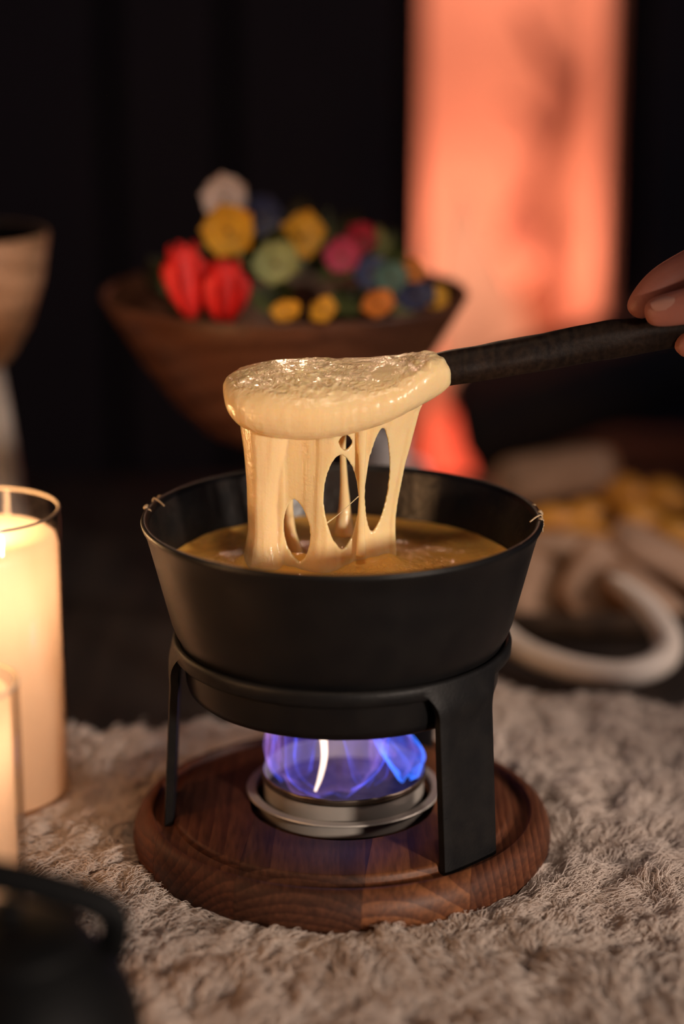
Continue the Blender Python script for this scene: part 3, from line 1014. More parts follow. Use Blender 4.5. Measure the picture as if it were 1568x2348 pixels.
def lump():
    st = [(511, 882, 902), (518, 866, 932), (532, 853, 960), (560, 838, 984), (620, 824, 1003), (700, 818, 1012), (780, 819, 1003), (850, 817, 985), (905, 812, 964), (965, 808, 930), (1000, 812, 909), (1024, 826, 892), (1034, 838, 880), (1038, 850, 866)]
    R_ = spline(st, 60)
    n = 40
    V, F = [], []
    th = math.radians(15)
    for (px, yt, yb) in R_:
        A = at(px, yt, 0.0); B = at(px, yb, 0.0)
        c = (A + B) / 2
        h = max(0.0008, (A.z - B.z) / 2) 
        hy, hz = 1.36 * h, 0.70 * h
        if px > 930:
            k = min(1, (px - 930) / 80)
            hy = hy * (1 - k) + 1.02 * h * k
            hz = hz * (1 - k) + 0.97 * h * k
        for k in range(n):
            a = 2 * PI * k / n
            ca_, sa_ = math.cos(a), math.sin(a)
            e = 2 / 2.5
            u = hy * math.copysign(abs(ca_) ** e, ca_)
            v = hz * math.copysign(abs(sa_) ** e, sa_)
            y = u * math.cos(th) - v * math.sin(th)
            z = u * math.sin(th) + v * math.cos(th)
            V.append(Vector((c.x, c.y + y + 0.002, c.z + z)))
    N_ = len(R_)
    for i in range(N_ - 1):
        for k in range(n):
            k2 = (k + 1) % n
            F.append((i * n + k, i * n + k2, (i + 1) * n + k2, (i + 1) * n + k))
    F.append(tuple(range(n))[::-1])
    F.append(tuple((N_ - 1) * n + k for k in range(n)))
    return V, F

def edge_r(y):
    return float(np.interp(y, [900, 930, 985, 1060, 1130, 1215, 1300, 1345], [985, 966, 943, 925, 909, 900, 903, 915]))
def edge_l(y):
    return float(np.interp(y, [900, 985, 1040, 1120, 1220, 1270, 1300, 1345], [545, 548, 556, 563, 566, 557, 545, 530]))
def in_hole(x, y):
    # rounded gaps between the strings: (top, bottom, centre line, half width)
    for (y0, y1, cx0, cx1, hw, bias) in ((1145, 1287, 674, 688, 29, 1.0), (1043, 1258, 781, 783, 39, 0.92), (997, 1030, 792, 791, 13.5, 1.0), (980, 1217, 877, 853, 25.5, 1.05)):
        if y0 < y < y1:
            t = (y - y0) / (y1 - y0)
            s = math.sin(PI * t ** bias)
            if abs(x - (cx0 + (cx1 - cx0) * t)) < hw * s ** 0.62:
                return True
    return False
def sheet_y(t, y):
    return 0.013 - 0.021 * math.sin(PI * min(1, max(0, 0.08 + t * 0.9))) - 0.002 * math.sin(5 * PI * t)
def curtain():
    step = 2.6
    ys = np.arange(925, 1345, step)
    nx = 150
    idx = {}
    V, F = [], []
    pos = np.zeros((len(ys), nx + 1, 3)); ok = np.zeros((len(ys), nx + 1), bool); nr = np.zeros_like(pos)
    for i, y in enumerate(ys):
        l, r = edge_l(y) + 25, edge_r(y)
        for k in range(nx + 1):
            t = k / nx
            x = l + (r - l) * t
            p = at(x, y, sheet_y(t, y))
            pos[i, k] = p
            ok[i, k] = not in_hole(x, y)
    cell = ok[:-1, :-1] & ok[1:, :-1] & ok[:-1, 1:] & ok[1:, 1:]
    # thickness: thin in the middle of the strings' height, thicker at both ends
    def thick(i, k):
        y = ys[i]
        e = np.interp(y, [925, 990, 1060, 1200, 1290, 1345], [.0060, .0042, .0030, .0030, .0042, .0058])
        t = k / nx
        return e * (1 + 0.22 * math.sin(23 * t + 2) * math.sin(51 * t)) * (1.5 if t < .2 else 1)
    def vid(i, k, side):
        key = (i, k, side)
        if key not in idx:
            idx[key] = len(V)
            V.append(Vector(pos[i, k]) + Vector((0, (-0.5 if side == 0 else 0.5) * thick(i, k), 0)))
        return idx[key]
    ni, nk = cell.shape
    for i in range(ni):
        for k in range(nk):
            if not cell[i, k]:
                continue
            a, b, c_, d = (i, k), (i, k + 1), (i + 1, k + 1), (i + 1, k)
            F.append((vid(*a, 0), vid(*d, 0), vid(*c_, 0), vid(*b, 0)))
            F.append((vid(*a, 1), vid(*b, 1), vid(*c_, 1), vid(*d, 1)))
            for (p, q, di, dk) in ((a, b, -1, 0), (b, c_, 0, 1), (c_, d, 1, 0), (d, a, 0, -1)):
                i2, k2 = i + di, k + dk
                if not (0 <= i2 < ni and 0 <= k2 < nk and cell[i2, k2]):
                    F.append((vid(*p, 0), vid(*q, 0), vid(*q, 1), vid(*p, 1)))
    return V, F

def column():
    # solid pillar of cheese on the left of the curtain
    rows = []
    for y in np.linspace(930, 1345, 50):
        l = edge_l(y)
        r = float(np.interp(y, [900, 985, 1100, 1160, 1240, 1300, 1345], [690, 680, 655, 646, 648, 670, 700]))
        rows.append((y, l, r))
    n = 32
    V, F = [], []
    for (y, l, r) in rows:
        hy = float(np.interp(y, [930, 1100, 1250, 1345], [.020, .016, .017, .022]))
        yc = 0.008
        for k in range(n):
            a = 2 * PI * k / n
            px = (l + r) / 2 + (r - l) / 2 * math.cos(a)
            w = 1 + 0.02 * math.sin(5 * a) + 0.012 * math.sin(11 * a + y * .01)
            V.append(at((l + r) / 2, y, 0) + Vector(((px - (l + r) / 2) / 4260, yc + hy * w * math.sin(a), 0)))
    N_ = len(rows)
    for i in range(N_ - 1):
        for k in range(n):
            k2 = (k + 1) % n
            F.append((i * n + k, (i + 1) * n + k, (i + 1) * n + k2, i * n + k2))
    F.append(tuple(range(n)))
    F.append(tuple((N_ - 1) * n + k for k in range(n))[::-1])
    return V, F

def string(q, rad, n=12, k=40, flat=(1, 1)):
    pts = spline([at(x, y, d) for x, y, d in q], k)
    rr = list(np.interp(np.linspace(0, 1, k), np.linspace(0, 1, len(rad)), rad))
    return tube(pts, rr, n, flat=flat)

parts = [lump(), curtain(), column()]
# vertical ribs that thicken the strings
for (x0, x1, x2, yy, d, rr) in ((829, 830, 828, 1225, -.006, .0026), (945, 916, 898, 1225, .009, .0028)):
    parts.append(string([(x0, 945, d), (x1, 1090, d), (x2, 1190, d), (x2 - 1, yy + 50, d)], [rr * 1.4, rr * .8, rr * .7, rr * .9, rr * 1.2], 12, flat=(1, .7)))
V, F = joined(parts)
cur = mesh_obj('stretched_cheese', [v - cz for v in V], F, M['cheese'], cheese)
fix_normals(cur)
md = cur.modifiers.new('remesh', 'REMESH'); md.mode = 'VOXEL'; md.voxel_size = 0.00062; md.use_smooth_shade = True
md = cur.modifiers.new('smooth', 'SMOOTH'); md.factor = 0.5; md.iterations = 7
dg = bpy.context.evaluated_depsgraph_get()
me = bpy.data.meshes.new_from_object(cur.evaluated_get(dg))
cur.modifiers.clear()
old = cur.data
cur.data = me
bpy.data.meshes.remove(old)
me.polygons.foreach_set('use_smooth', [True] * len(me.polygons))
# lumps and fine runs
vs = np.empty(len(me.vertices) * 3); me.vertices.foreach_get('co', vs); vs = vs.reshape(-1, 3)
nn = np.empty(len(me.vertices) * 3); me.vertices.foreach_get('normal', nn); nn = nn.reshape(-1, 3)
for i in range(len(vs)):
    x, y, z = vs[i]
    top = max(0.0, min(1.0, (nn[i, 2] - 0.55) * 3)) if z > 0.085 else 0.0
    g = mnoise.noise(Vector((x * 95 + y * 40, y * 150, z * 60)))
    g2 = mnoise.noise(Vector((x * 260, y * 330, z * 200)))
    patch = max(0, min(1, .5 + 1.6 * mnoise.noise(Vector((x * 30, y * 30, 9)))))
    run = mnoise.noise(Vector((x * 260, y * 260, z * 14)))
    vs[i] += nn[i] * (top * (0.00055 * g + patch * 0.0012 * max(0, g2)) + (1 - top) * 0.00028 * run)
me.vertices.foreach_set('co', vs.reshape(-1))
me.update()
# strings behind the curtain
V, F = joined([string([(782, 985, .022), (786, 1040, .024), (789, 1110, .026), (790, 1165, .027), (788, 1225, .027)], [.0030, .0016, .0022, .0034, .0062], 14)])
mesh_obj('cheese_string', [v - cz for v in V], F, M['cheese'], cheese)
V, F = joined([string([(664, 1120, .020), (662, 1170, .021), (664, 1220, .022), (672, 1275, .022)], [.0020, .0026, .0036, .0062], 14)])
mesh_obj('cheese_string', [v - cz for v in V], F, M['cheese'], cheese)
V, F = joined([string([(744, 1203, -.009), (780, 1176, -.008), (822, 1138, -.007)], [.0006, .00016, .0003], 8)])
mesh_obj('cheese_string', [v - cz for v in V], F, M['cheese'], cheese)

# ------------------------------------------------------------------ spoon
spoon = thing('wooden_spoon', 'dark rough wooden stirring spoon lifting stretched cheese from the pot', 'spoon', tuple(at(1200, 815, 0.008)))
s0 = Vector(spoon.location)
ctr = [(930, 872, .003), (1010, 850, .004), (1100, 834, .006), (1200, 816, .009), (1300, 796, .012), (1400, 777, .016), (1500, 764, .020), (1600, 750, .024), (1800, 722, .034), (2000, 695, .044)]
pts = spline([at(x, y, d) - s0 for x, y, d in ctr], 70)
def stick_fn(t, a):
    return 1 + 0.05 * math.sin(3 * a + 6 * t) + 0.06 * mnoise.noise(Vector((t * 14, math.cos(a) * 1.4, math.sin(a) * 1.4))) + 0.05 * mnoise.noise(Vector((t * 5, math.cos(a) * 4, math.sin(a) * 4)))
rad = np.interp(np.linspace(0, 1, 70), [0, .12, .25, .42, .55, .7, 1], [.0085, .0098, .0098, .0104, .0107, .0095, .0088])
V, F = tube(pts, list(rad), 28, flat=(1.0, 0.82), fn=stick_fn)
mesh_obj('handle', V, F, M['stick'], spoon)
# head, covered by the cheese
hd = [(545, 905, .001), (600, 905, .001), (700, 898, .001), (800, 890, .001), (880, 880, .002), (945, 868, .003)]
pts = spline([at(x, y, d) - s0 for x, y, d in hd], 30)
hr = list(np.interp(np.linspace(0, 1, 30), [0, .1, .4, .7, 1], [.004, .014, .020, .016, .008]))
V, F = tube(pts, hr, 20, flat=(0.28, 1.0))
mesh_obj('head', V, F, M['stick'], spoon)

# ------------------------------------------------------------------ hand
person = thing('person', 'bare hand reaching in from the right, gripping the dark spoon handle', 'person', tuple(at(1640, 690, 0.02)))
p0 = Vector(person.location)
def skin_chain(chains, name, m, parent, sub=2):
    bm = bmesh.new()
    lay = bm.verts.layers.skin.verify()
    made = {}
    first = True
    for ch in chains:
        prev = None
        for (co, r) in ch:
            key = tuple(round(c_, 5) for c_ in co)
            if key in made:
                v = made[key]
            else:
                v = bm.verts.new(Vector(co) - p0)
                v[lay].radius = (r, r)
                v[lay].use_root = first
                first = False
                made[key] = v
            if prev is not None and prev is not v:
                try: bm.edges.new((prev, v))
                except ValueError: pass
            prev = v
    me_ = bpy.data.meshes.new(name)
    bm.to_mesh(me_); bm.free()
    ob = bpy.data.objects.new(name, me_)
    COL.objects.link(ob)
    k = ob.modifiers.new('skin', 'SKIN'); k.use_smooth_shade = True
    k = ob.modifiers.new('sub', 'SUBSURF'); k.levels = sub; k.render_levels = sub
    dg_ = bpy.context.evaluated_depsgraph_get()
    me2 = bpy.data.meshes.new_from_object(ob.evaluated_get(dg_))
    ob.modifiers.clear()
    ob.data = me2
    bpy.data.meshes.remove(me_)
    me2.materials.clear(); me2.materials.append(m)
    me2.polygons.foreach_set('use_smooth', [True] * len(me2.polygons))
    ob.parent = parent
    return ob
def hp(px, py, d): return tuple(at(px, py, d))
wrist = (hp(2120, 590, .05), .024)
palm = (hp(1930, 625, .036), .026)
idx_m = (hp(1745, 560, .026), .0135)
mid_m = (hp(1760, 640, .040), .0135)
rng_m = (hp(1800, 705, .046), .0125)
pky_m = (hp(1850, 760, .046), .011)
chains = [
    [(hp(2500, 520, .08), .030), wrist, palm],
    [palm, idx_m, (hp(1640, 578, .020), .0100), (hp(1514, 646, .016), .0098), (hp(1474, 690, .013), .0086), (hp(1450, 728, .012), .0068)],
    [palm, mid_m, (hp(1660, 660, .044), .0100), (hp(1575, 720, .042), .0095), (hp(1570, 775, .028), .0085), (hp(1582, 800, .008), .0074)],
    [palm, rng_m, (hp(1715, 700, .050), .0098), (hp(1655, 740, .046), .0092), (hp(1650, 790, .032), .0082), (hp(1662, 806, .012), .0072)],
    [palm, pky_m, (hp(1790, 745, .052), .0088), (hp(1735, 760, .048), .0080), (hp(1730, 800, .034), .0070), (hp(1742, 806, .018), .0062)],
    [palm, (hp(1800, 640, .004), .0165), (hp(1680, 672, -.006), .0112), (hp(1575, 702, -.006), .0104), (hp(1515, 714, -.004), .0096), (hp(1474, 720, -.002), .0066)],
]
hand = skin_chain(chains, 'hand', M['skin'], person)
def nail(c, t, nrm_, w, l):
    t = Vector(t).normalized(); nrm_ = Vector(nrm_).normalized(); b = t.cross(nrm_).normalized(); nrm_ = b.cross(t)
    V, F = [], []
    nx, ny = 8, 8
    for s_ in (0, -0.0007):
        for i in range(ny + 1):
            for j in range(nx + 1):
                u = 2 * j / nx - 1; v = 2 * i / ny - 1
                ww = w * (1 - 0.25 * max(0, v) ** 3 - 0.1 * max(0, -v) ** 3)
                p = Vector(c) + b * (u * ww) + t * (v * l * (1 - 0.22 * u * u)) + nrm_ * (s_ - 0.0022 * u * u - .0006 * v * v) - p0
                V.append(p)
    n1 = (nx + 1) * (ny + 1)
    for i in range(ny):
        for j in range(nx):
            a = i * (nx + 1) + j
            F.append((a, a + 1, a + nx + 2, a + nx + 1)); F.append((n1 + a, n1 + a + nx + 1, n1 + a + nx + 2, n1 + a + 1))
    ob = mesh_obj('thumbnail', V, F, M['nail'], hand)
    return fix_normals(ob)
tp, ti = Vector(hp(1500, 716, -.003)), Vector(hp(1575, 700, -.006))
td = (tp - ti).normalized()
nail(Vector(hp(1512, 713, -.004)) + Vector((0.0002, -.0073, .0066)), td, (-.10, -0.72, .68), .0043, .0066)

# ------------------------------------------------------------------ candles in glass cylinders
def candle(loc, R_, h_glass, r_wax, h_wax, lab_g, lab_c, e_in, e_fl):
    g = thing('glass_cylinder', lab_g, 'candle holder', (*loc, PELT))
    t = 0.0014
    V, F = lathe([(0, 0.0), (R_ - .002, 0.0), (R_, .002), (R_, h_glass - .0012), (R_ - t / 2, h_glass), (R_ - t, h_glass - .0012), (R_ - t, .006), (R_ - t - .003, .004), (0, .004)], 96)
    gl_ = fix_normals(mesh_obj('glass', V, F, M['glass'], g))
    V, F = lathe([(R_ - t / 2 + .0009 * math.cos(k * PI / 4), h_glass - .0004 + .0009 * math.sin(k * PI / 4)) for k in range(8)], 96, closed=True)
    fix_normals(mesh_obj('rim', V, F, M['glass_rim'], gl_))
    c = thing('pillar_candle', lab_c, 'candle', (*loc, PELT + .0042))
    q = r_wax
    V, F = lathe([(0, 0), (q - .001, 0), (q, .001), (q, h_wax - .008), (q - .0012, h_wax - .003), (q - .0045, h_wax - .0004), (q - .008, h_wax), (q * .62, h_wax - .0015), (q * .4, h_wax - .004), (.004, h_wax - .005), (0, h_wax - .005)], 96)
    fix_normals(mesh_obj('wax', V, F, M['wax'], c))
    V, F = tube(spline([(0, 0, h_wax - .006), (.0006, 0, h_wax + .001), (.0018, 0, h_wax + .006)], 8), [.0009] * 8, 8)
    mesh_obj('wick', V, F, M['wick'], c)
    V, F = lathe([(0, 0), (.0022, .003), (.0034, .008), (.003, .014), (.0014, .021), (0, .027)], 20)
    mesh_obj('flame', [(x + .0016, y, z + h_wax + .003) for x, y, z in V], F, M['candle_flame'], c)
    # the flame's light on the room, and the glow it sends down through the wax
    lamp('candle_light', 'POINT', (loc[0], loc[1], PELT + h_wax + .032), e_fl, (1.0, 0.55, 0.23), .008)
    lamp('wax_glow', 'POINT', (loc[0], loc[1], PELT + h_wax - .022), e_in, (1.0, 0.71, 0.49), .012)
candle(TALL, 0.050, 0.181, 0.0483, 0.162, 'wide clear glass cylinder around the tall candle at left', 'tall thick cream pillar candle glowing in the wide glass', 0.33, 0.45)
candle(SMALL, 0.033, 0.156, 0.0282, 0.150, 'narrow clear glass cylinder at left edge in front of the tall candle', 'slim cream candle glowing inside the narrow front glass', 0.11, 0.17)

# ------------------------------------------------------------------ small iron kettle, front left
ket = thing('iron_kettle', 'small round black iron kettle with flat strap handle in the near left corner', 'kettle', (KETTLE[0], KETTLE[1], PELT))
k0 = Vector(ket.location)
kc = 0.0605 - PELT
body = [(0, 0), (.030, 0), (.038, .003), (.0475, .020)]
for i in range(1, 15):
    a = math.radians(-38 + i * 90 / 14)
    body.append((.0545 * math.cos(a), kc + .056 * math.sin(a)))
body += [(.0325, kc + .0452), (.031, kc + .0452)]
V, F = lathe(body, 80)
fix_normals(mesh_obj('body', V, F, M['kettle'], ket)).data.set_sharp_from_angle(angle=math.radians(40))
lid = [(.0328, kc + .0445), (.0334, kc + .0462), (.0318, kc + .0486), (.020, kc + .0535), (.008, kc + .0560), (.0045, kc + .0565), (.0045, kc + .058), (.007, kc + .0605), (.006, kc + .0635), (0, kc + .0645)]
V, F = lathe(lid, 64)
fix_normals(mesh_obj('lid', V, F, M['kettle'], ket))
# spout on the far side
pts = spline([(-.050, .012, kc - .015), (-.066, .018, kc + .002), (-.078, .022, kc + .026)], 14)
V, F = tube(pts, list(np.linspace(.013, .007, 14)), 16)
mesh_obj('spout', V, F, M['kettle'], ket)
q = [(-255, 2130), (-262, 2060), (-250, 2000), (-200, 1972), (-90, 1993), (60, 2022), (180, 2055), (243, 2083), (262, 2112), (262, 2150), (252, 2190)]
pts = spline([at(x, y, KETTLE[1] + .004) - k0 for x, y in q], 60)
V, F = tube(pts, [.0070] * 60, 16, flat=(1.0, 0.42), up=(0.1, .85, -.5), fn=lambda t, a: 1 / max(abs(math.cos(a)), abs(math.sin(a))) ** .55)
fix_normals(mesh_obj('handle', V, F, M['kettle'], ket))

# ------------------------------------------------------------------ salad bowl with flowers
BY = 0.40
bc = Vector((-0.042, BY, TZ))
bowl = thing('salad_bowl', 'wide brown wooden footed bowl of salad and flowers behind the pot', 'bowl', tuple(bc))
RB, ZB = 0.1345, 0.249
def rel(z): return z - TZ
prof = [(0, .137), (.040, .137), (.060, .146), (.084, .170), (.106, .200), (.124, .229), (.1345, .247), (.1335, .250), (.1305, .250), (.1290, .246), (.1185, .227), (.100, .198), (.079, .174), (.057, .156), (0, .148)]
V, F = lathe([(r, rel(z)) for r, z in prof], 96)
fix_normals(mesh_obj('body', V, F, M['bowl_wood'], bowl))
foot = [(0, TZ), (.060, TZ), (.062, TZ + .004), (.050, TZ + .012), (.022, TZ + .030), (.018, TZ + .07), (.020, TZ + .12), (.032, TZ + .148), (.040, .1372), (0, .1372)]
V, F = lathe([(r, rel(z)) for r, z in foot], 64)
fix_normals(mesh_obj('foot', V, F, M['cast'], bowl))

def leaf_mesh(L_, w, bend, curl, ripple, ph, nx=6, ny=9):
    V, F = [], []
    for s_ in (0, 1):
        for i in range(ny + 1):
            t = i / ny
            ww = w * (math.sin(PI * min(1, t * .93 + .04)) ** .75) * (1 + .12 * math.sin(11 * t + ph))
            for j in range(nx + 1):
                u = 2 * j / nx - 1
                a = bend * t
                x = ww * u
                y = L_ * (math.sin(a) / max(bend, 1e-3))
                z = L_ * ((1 - math.cos(a)) / max(bend, 1e-3)) + curl * w * u * u + ripple * w * math.sin(9 * t + 5 * u + ph) * abs(u)
                V.append(Vector((x, y, z - 0.0006 * s_)))
    n1 = (nx + 1) * (ny + 1)
    for i in range(ny):
        for j in range(nx):
            a = i * (nx + 1) + j
            F.append((a, a + 1, a + nx + 2, a + nx + 1))
            F.append((n1 + a, n1 + a + nx + 1, n1 + a + nx + 2, n1 + a + 1))
    return V, F

def petal_mesh(L_, w, cup, ruff, ph=0.0):
    V, F = [], []
    nx, ny = 8, 8
    for s_ in (0, 1):
        for i in range(ny + 1):
            t = i / ny
            ww = w * (0.18 + 0.82 * math.sin(PI * 0.5 * min(1, t * 1.35)) ** .9) * (1 - 0.75 * max(0, t - .72) / .28 * max(0, t - .72) / .28)
            for j in range(nx + 1):
                u = 2 * j / nx - 1
                V.append(Vector((ww * u, L_ * t * (1 - 0.12 * u * u), cup * L_ * t * t + cup * .5 * w * u * u + ruff * w * math.sin(6 * u + ph) * t * t - .0007 * s_)))
    n1 = (nx + 1) * (ny + 1)
    for i in range(ny):
        for j in range(nx):
            a = i * (nx + 1) + j
            F.append((a, a + 1, a + nx + 2, a + nx + 1))
            F.append((n1 + a, n1 + a + nx + 1, n1 + a + nx + 2, n1 + a + 1))
    return V, F

def facing(o, d, roll=0.0):
    o.rotation_euler = (Vector(d).normalized().to_track_quat('Z', 'Y') @ Matrix.Rotation(roll, 3, 'Z').to_quaternion()).to_euler()

cols = {'yellow': (.85, .42, .012), 'red': (.80, .018, .015), 'crimson': (.48, .012, .045), 'magenta': (.52, .035, .13), 'navy': (.022, .026, .10), 'white': (.72, .60, .62),
        'green': (.36, .40, .16), 'blue': (.05, .07, .20), 'teal': (.10, .20, .17), 'orange': (.75, .22, .015)}
PM = {k: mat(k + '_petal', v, .55, col2=tuple(c * .8 for c in v), nscale=80, sss=.2, sss_scale=.002) for k, v in cols.items()}
PM['eye'] = mat('flower_eye', (.08, .045, .01), .8, col2=(.2, .11, .02), nscale=200)
PM['leaf'] = mat('salad_leaf', (.060, .085, .025), .45, col2=(.11, .13, .045), nscale=60)
PM['pale_leaf'] = mat('pale_salad_leaf', (.26, .28, .11), .45, col2=(.36, .37, .18), nscale=60)
PM['dark_leaf'] = mat('dark_salad_leaf', (.030, .034, .016), .5, col2=(.055, .045, .022), nscale=60)
FG = 'flowers on the salad'
def pansy(px, py, y, size, colr, lab, d=(0, -.9, .45), roll=0.0, n=5, cup=.15, name='pansy', aspect=1.0):
    c = at(px, py, y)
    t = thing(name, lab, 'flower', tuple(c), FG)
    r = size / 2
    for k in range(n):
        a = 2 * PI * k / n
        V, F = petal_mesh(r, r * (.62 if n == 5 else .5), cup, .14, k * 1.3)
        Rm = Matrix.Rotation(a, 3, 'Z')
        o = mesh_obj('petal', [Rm @ v + Vector((0, 0, .0006 * k)) for v in V], F, PM[colr], t)
    V, F = lathe([(0, .003), (r * .10, .0026), (r * .16, .0005), (r * .12, -.001), (0, -.0015)], 16)
    mesh_obj('flower_eye', [v for v in V], F, PM['eye'], t)
    V, F = tube(spline([(0, 0, 0), (0, -.002, -r * .5), (.001, -.006, -r * 1.1)], 6), [.0011] * 6, 8)
    mesh_obj('stalk', V, F, PM['leaf'], t)
    facing(t, d, roll)
    t.scale = (1, aspect, 1)
    return t
def tall_bloom(px, py, y, hgt, wid, colr, lab, lean=0.0):
    c = at(px, py, y) - Vector((0, 0, hgt * .5))
    t = thing('snapdragon', lab, 'flower', tuple(c), FG)
    for k in range(4):
        a = k * PI / 2 + .3
        V, F = petal_mesh(hgt, wid * .55, .12, .10, k)
        Rm = Matrix.Rotation(a, 3, 'Z') @ Matrix.Rotation(math.radians(78), 3, 'X')
        mesh_obj('petal', [Rm @ (v + Vector((0, 0, -.004))) for v in V], F, PM[colr], t)
    V, F = tube([(0, 0, .004), (0, 0, -.006), (0, 0, -.016)], [.003, .0022, .0015], 8)
    mesh_obj('stalk', V, F, PM['leaf'], t)
    t.rotation_euler = (0, lean, 0)
    return t
tall_bloom(438, 640, 0.295, .052, .028, 'red', 'left one of the two tall red flowers at the left of the bowl', -.12)
tall_bloom(512, 668, 0.290, .046, .030, 'red', 'darker right one of the two tall red flowers in the bowl', .05)
pansy(525, 530, 0.335, .040, 'yellow', 'yellow pansy below the white one, left top of the flowers', (-.1, -1, .3), .3)
pansy(690, 545, 0.345, .040, 'yellow', 'wide yellow pansy on top of the bowl, right of the navy one', (.15, -.9, .5), 1.0, aspect=.8)
pansy(518, 455, 0.365, .036, 'white', 'white blush pansy topmost of all the flowers in the bowl', (-.2, -1, .2), .2)
pansy(597, 500, 0.365, .034, 'navy', 'dark navy pansy between the two large yellow pansies', (.1, -1, .4), .9)
pansy(632, 605, 0.310, .036, 'green', 'pale green flower in the middle of the salad bowl', (0, -1, .5), .5, aspect=.9)
pansy(785, 588, 0.325, .028, 'magenta', 'magenta pink pansy just left below the crimson one', (-.1, -1, .5), .2)
pansy(826, 547, 0.345, .024, 'crimson', 'small crimson pansy highest on the right of the bowl', (.1, -1, .3), .6)
pansy(852, 628, 0.320, .028, 'blue', 'dusky blue pansy under the crimson one', (.1, -1, .6), .1)
pansy(895, 640, 0.315, .026, 'teal', 'grey teal flower right of the dusky blue pansy', (.2, -1, .6), .4)
pansy(938, 632, 0.335, .028, 'orange', 'orange pansy near the right rim, above a navy one', (.2, -1, .7), .8, aspect=.8)
pansy(952, 682, 0.305, .032, 'navy', 'navy pansy by the right rim under the orange one', (.2, -1, .7), .3, aspect=.7)
pansy(995, 684, 0.315, .020, 'yellow', 'small yellow flower rightmost in the bowl', (.2, -1, .7), .3)
pansy(656, 716, 0.273, .022, 'yellow', 'small yellow flower at front rim, left of its twin', (-.1, -1, .8), .2, aspect=.8)
pansy(740, 714, 0.273, .022, 'yellow', 'small yellow flower at front rim, second from left', (.1, -1, .8), .9, aspect=.8)
pansy(865, 700, 0.288, .026, 'orange', 'orange flower at the front rim, right of the yellow pair', (.2, -1, .8), .5, aspect=.8)
# salad leaves
def to_px(p):
    x, y, z = p[0], p[1] + CAM_D, p[2] - CAM_H
    dep = y * _c - z * _s
    return W / 2 + FPX * x / dep, H / 2 - FPX * (y * _s + z * _c) / dep
FLW = [((438, 640), 'left tall red flower'), ((512, 668), 'right tall red flower'), ((525, 530), 'left large yellow pansy'), ((690, 545), 'right large yellow pansy'),
       ((632, 605), 'pale green flower'), ((785, 588), 'magenta pansy'), ((852, 628), 'dusky blue pansy'), ((895, 640), 'grey teal flower'), ((938, 632), 'orange pansy at right'),
       ((952, 682), 'navy pansy by the rim'), ((656, 716), 'left small yellow flower'), ((740, 714), 'right small yellow flower'), ((865, 700), 'orange flower at the front rim')]
used_labels = set()
DESC = {'leaf': 'mid green', 'pale_leaf': 'pale green', 'dark_leaf': 'dark brownish green'}
def leaf_label(p, mname):
    x, y = to_px(p)
    for (fx, fy), nm in sorted(FLW, key=lambda q: math.hypot(q[0][0] - x, q[0][1] - y)):
        dx, dy = x - fx, y - fy
        w = ('right of' if dx > 0 else 'left of') if abs(dx) > 1.6 * abs(dy) else ('below' if dy > 0 else 'above') if abs(dy) > 1.6 * abs(dx) else ('below and ' if dy > 0 else 'above and ') + ('right of' if dx > 0 else 'left of')
        lab = f'{DESC[mname]} salad leaf {w} the {nm}'
        if lab not in used_labels:
            used_labels.add(lab)
            return lab
def leaf(p, L_, w, mname, d, roll):
    V, F = leaf_mesh(L_, w, random.uniform(.4, 1.3), random.uniform(.1, .5), .12, random.uniform(0, 6))
    o = mesh_obj('salad_leaf', V, F, PM[mname])
    o.location = p
    facing(o, d, roll)
    tag(o, leaf_label(p, mname), 'leaf', 'leaves of the salad')
lr = random.Random(11)
for i in range(64):
    a = lr.uniform(0, 2 * PI); r = .100 * math.sqrt(lr.random())
    x, y = bc.x + r * math.cos(a), bc.y + .008 + .9 * r * math.sin(a)
    mound = .240 + .050 * max(0, 1 - ((x - (bc.x + .010)) / .095) ** 2 - ((y - bc.y) / .12) ** 2)
    z = mound - lr.uniform(0, .012)
    mn = lr.choice(['leaf', 'leaf', 'dark_leaf', 'pale_leaf' if x > bc.x - .03 else 'dark_leaf'])
    L_ = lr.uniform(.026, .042)
    leaf(Vector((x, y, z)), L_, L_ * lr.uniform(.28, .42), mn, (lr.uniform(-.8, .8), lr.uniform(-1, -.1), lr.uniform(.2, 1)), lr.uniform(0, 6.28))

# ------------------------------------------------------------------ footed bowl far left
lb = thing('footed_bowl', 'pale wooden bowl on a grey foot at the left edge behind candles', 'bowl', (-0.278, 0.40, TZ))
prof = [(0, .190), (.024, .190), (.034, .200), (.048, .224), (.0585, .256), (.0640, .290), (.0632, .2925), (.0610, .2915), (.055, .258), (.044, .228), (.028, .207), (0, .202)]
V, F = lathe([(r, z - TZ) for r, z in prof], 80)
fix_normals(mesh_obj('body', V, F, M['pale_wood'], lb))
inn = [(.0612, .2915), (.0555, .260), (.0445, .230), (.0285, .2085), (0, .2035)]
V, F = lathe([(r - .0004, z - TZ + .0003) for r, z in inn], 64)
mesh_obj('dark_inside', V, F, M['cast'], lb)  # near-black inner surface just inside the bowl wall
foot = [(0, TZ), (.044, TZ), (.045, TZ + .004), (.040, .040), (.036, .110), (.0305, .160), (.027, .185), (.026, .192), (0, .192)]
V, F = lathe([(r, z - TZ) for r, z in foot], 64)
fix_normals(mesh_obj('foot', V, F, M['ceramic'], lb))

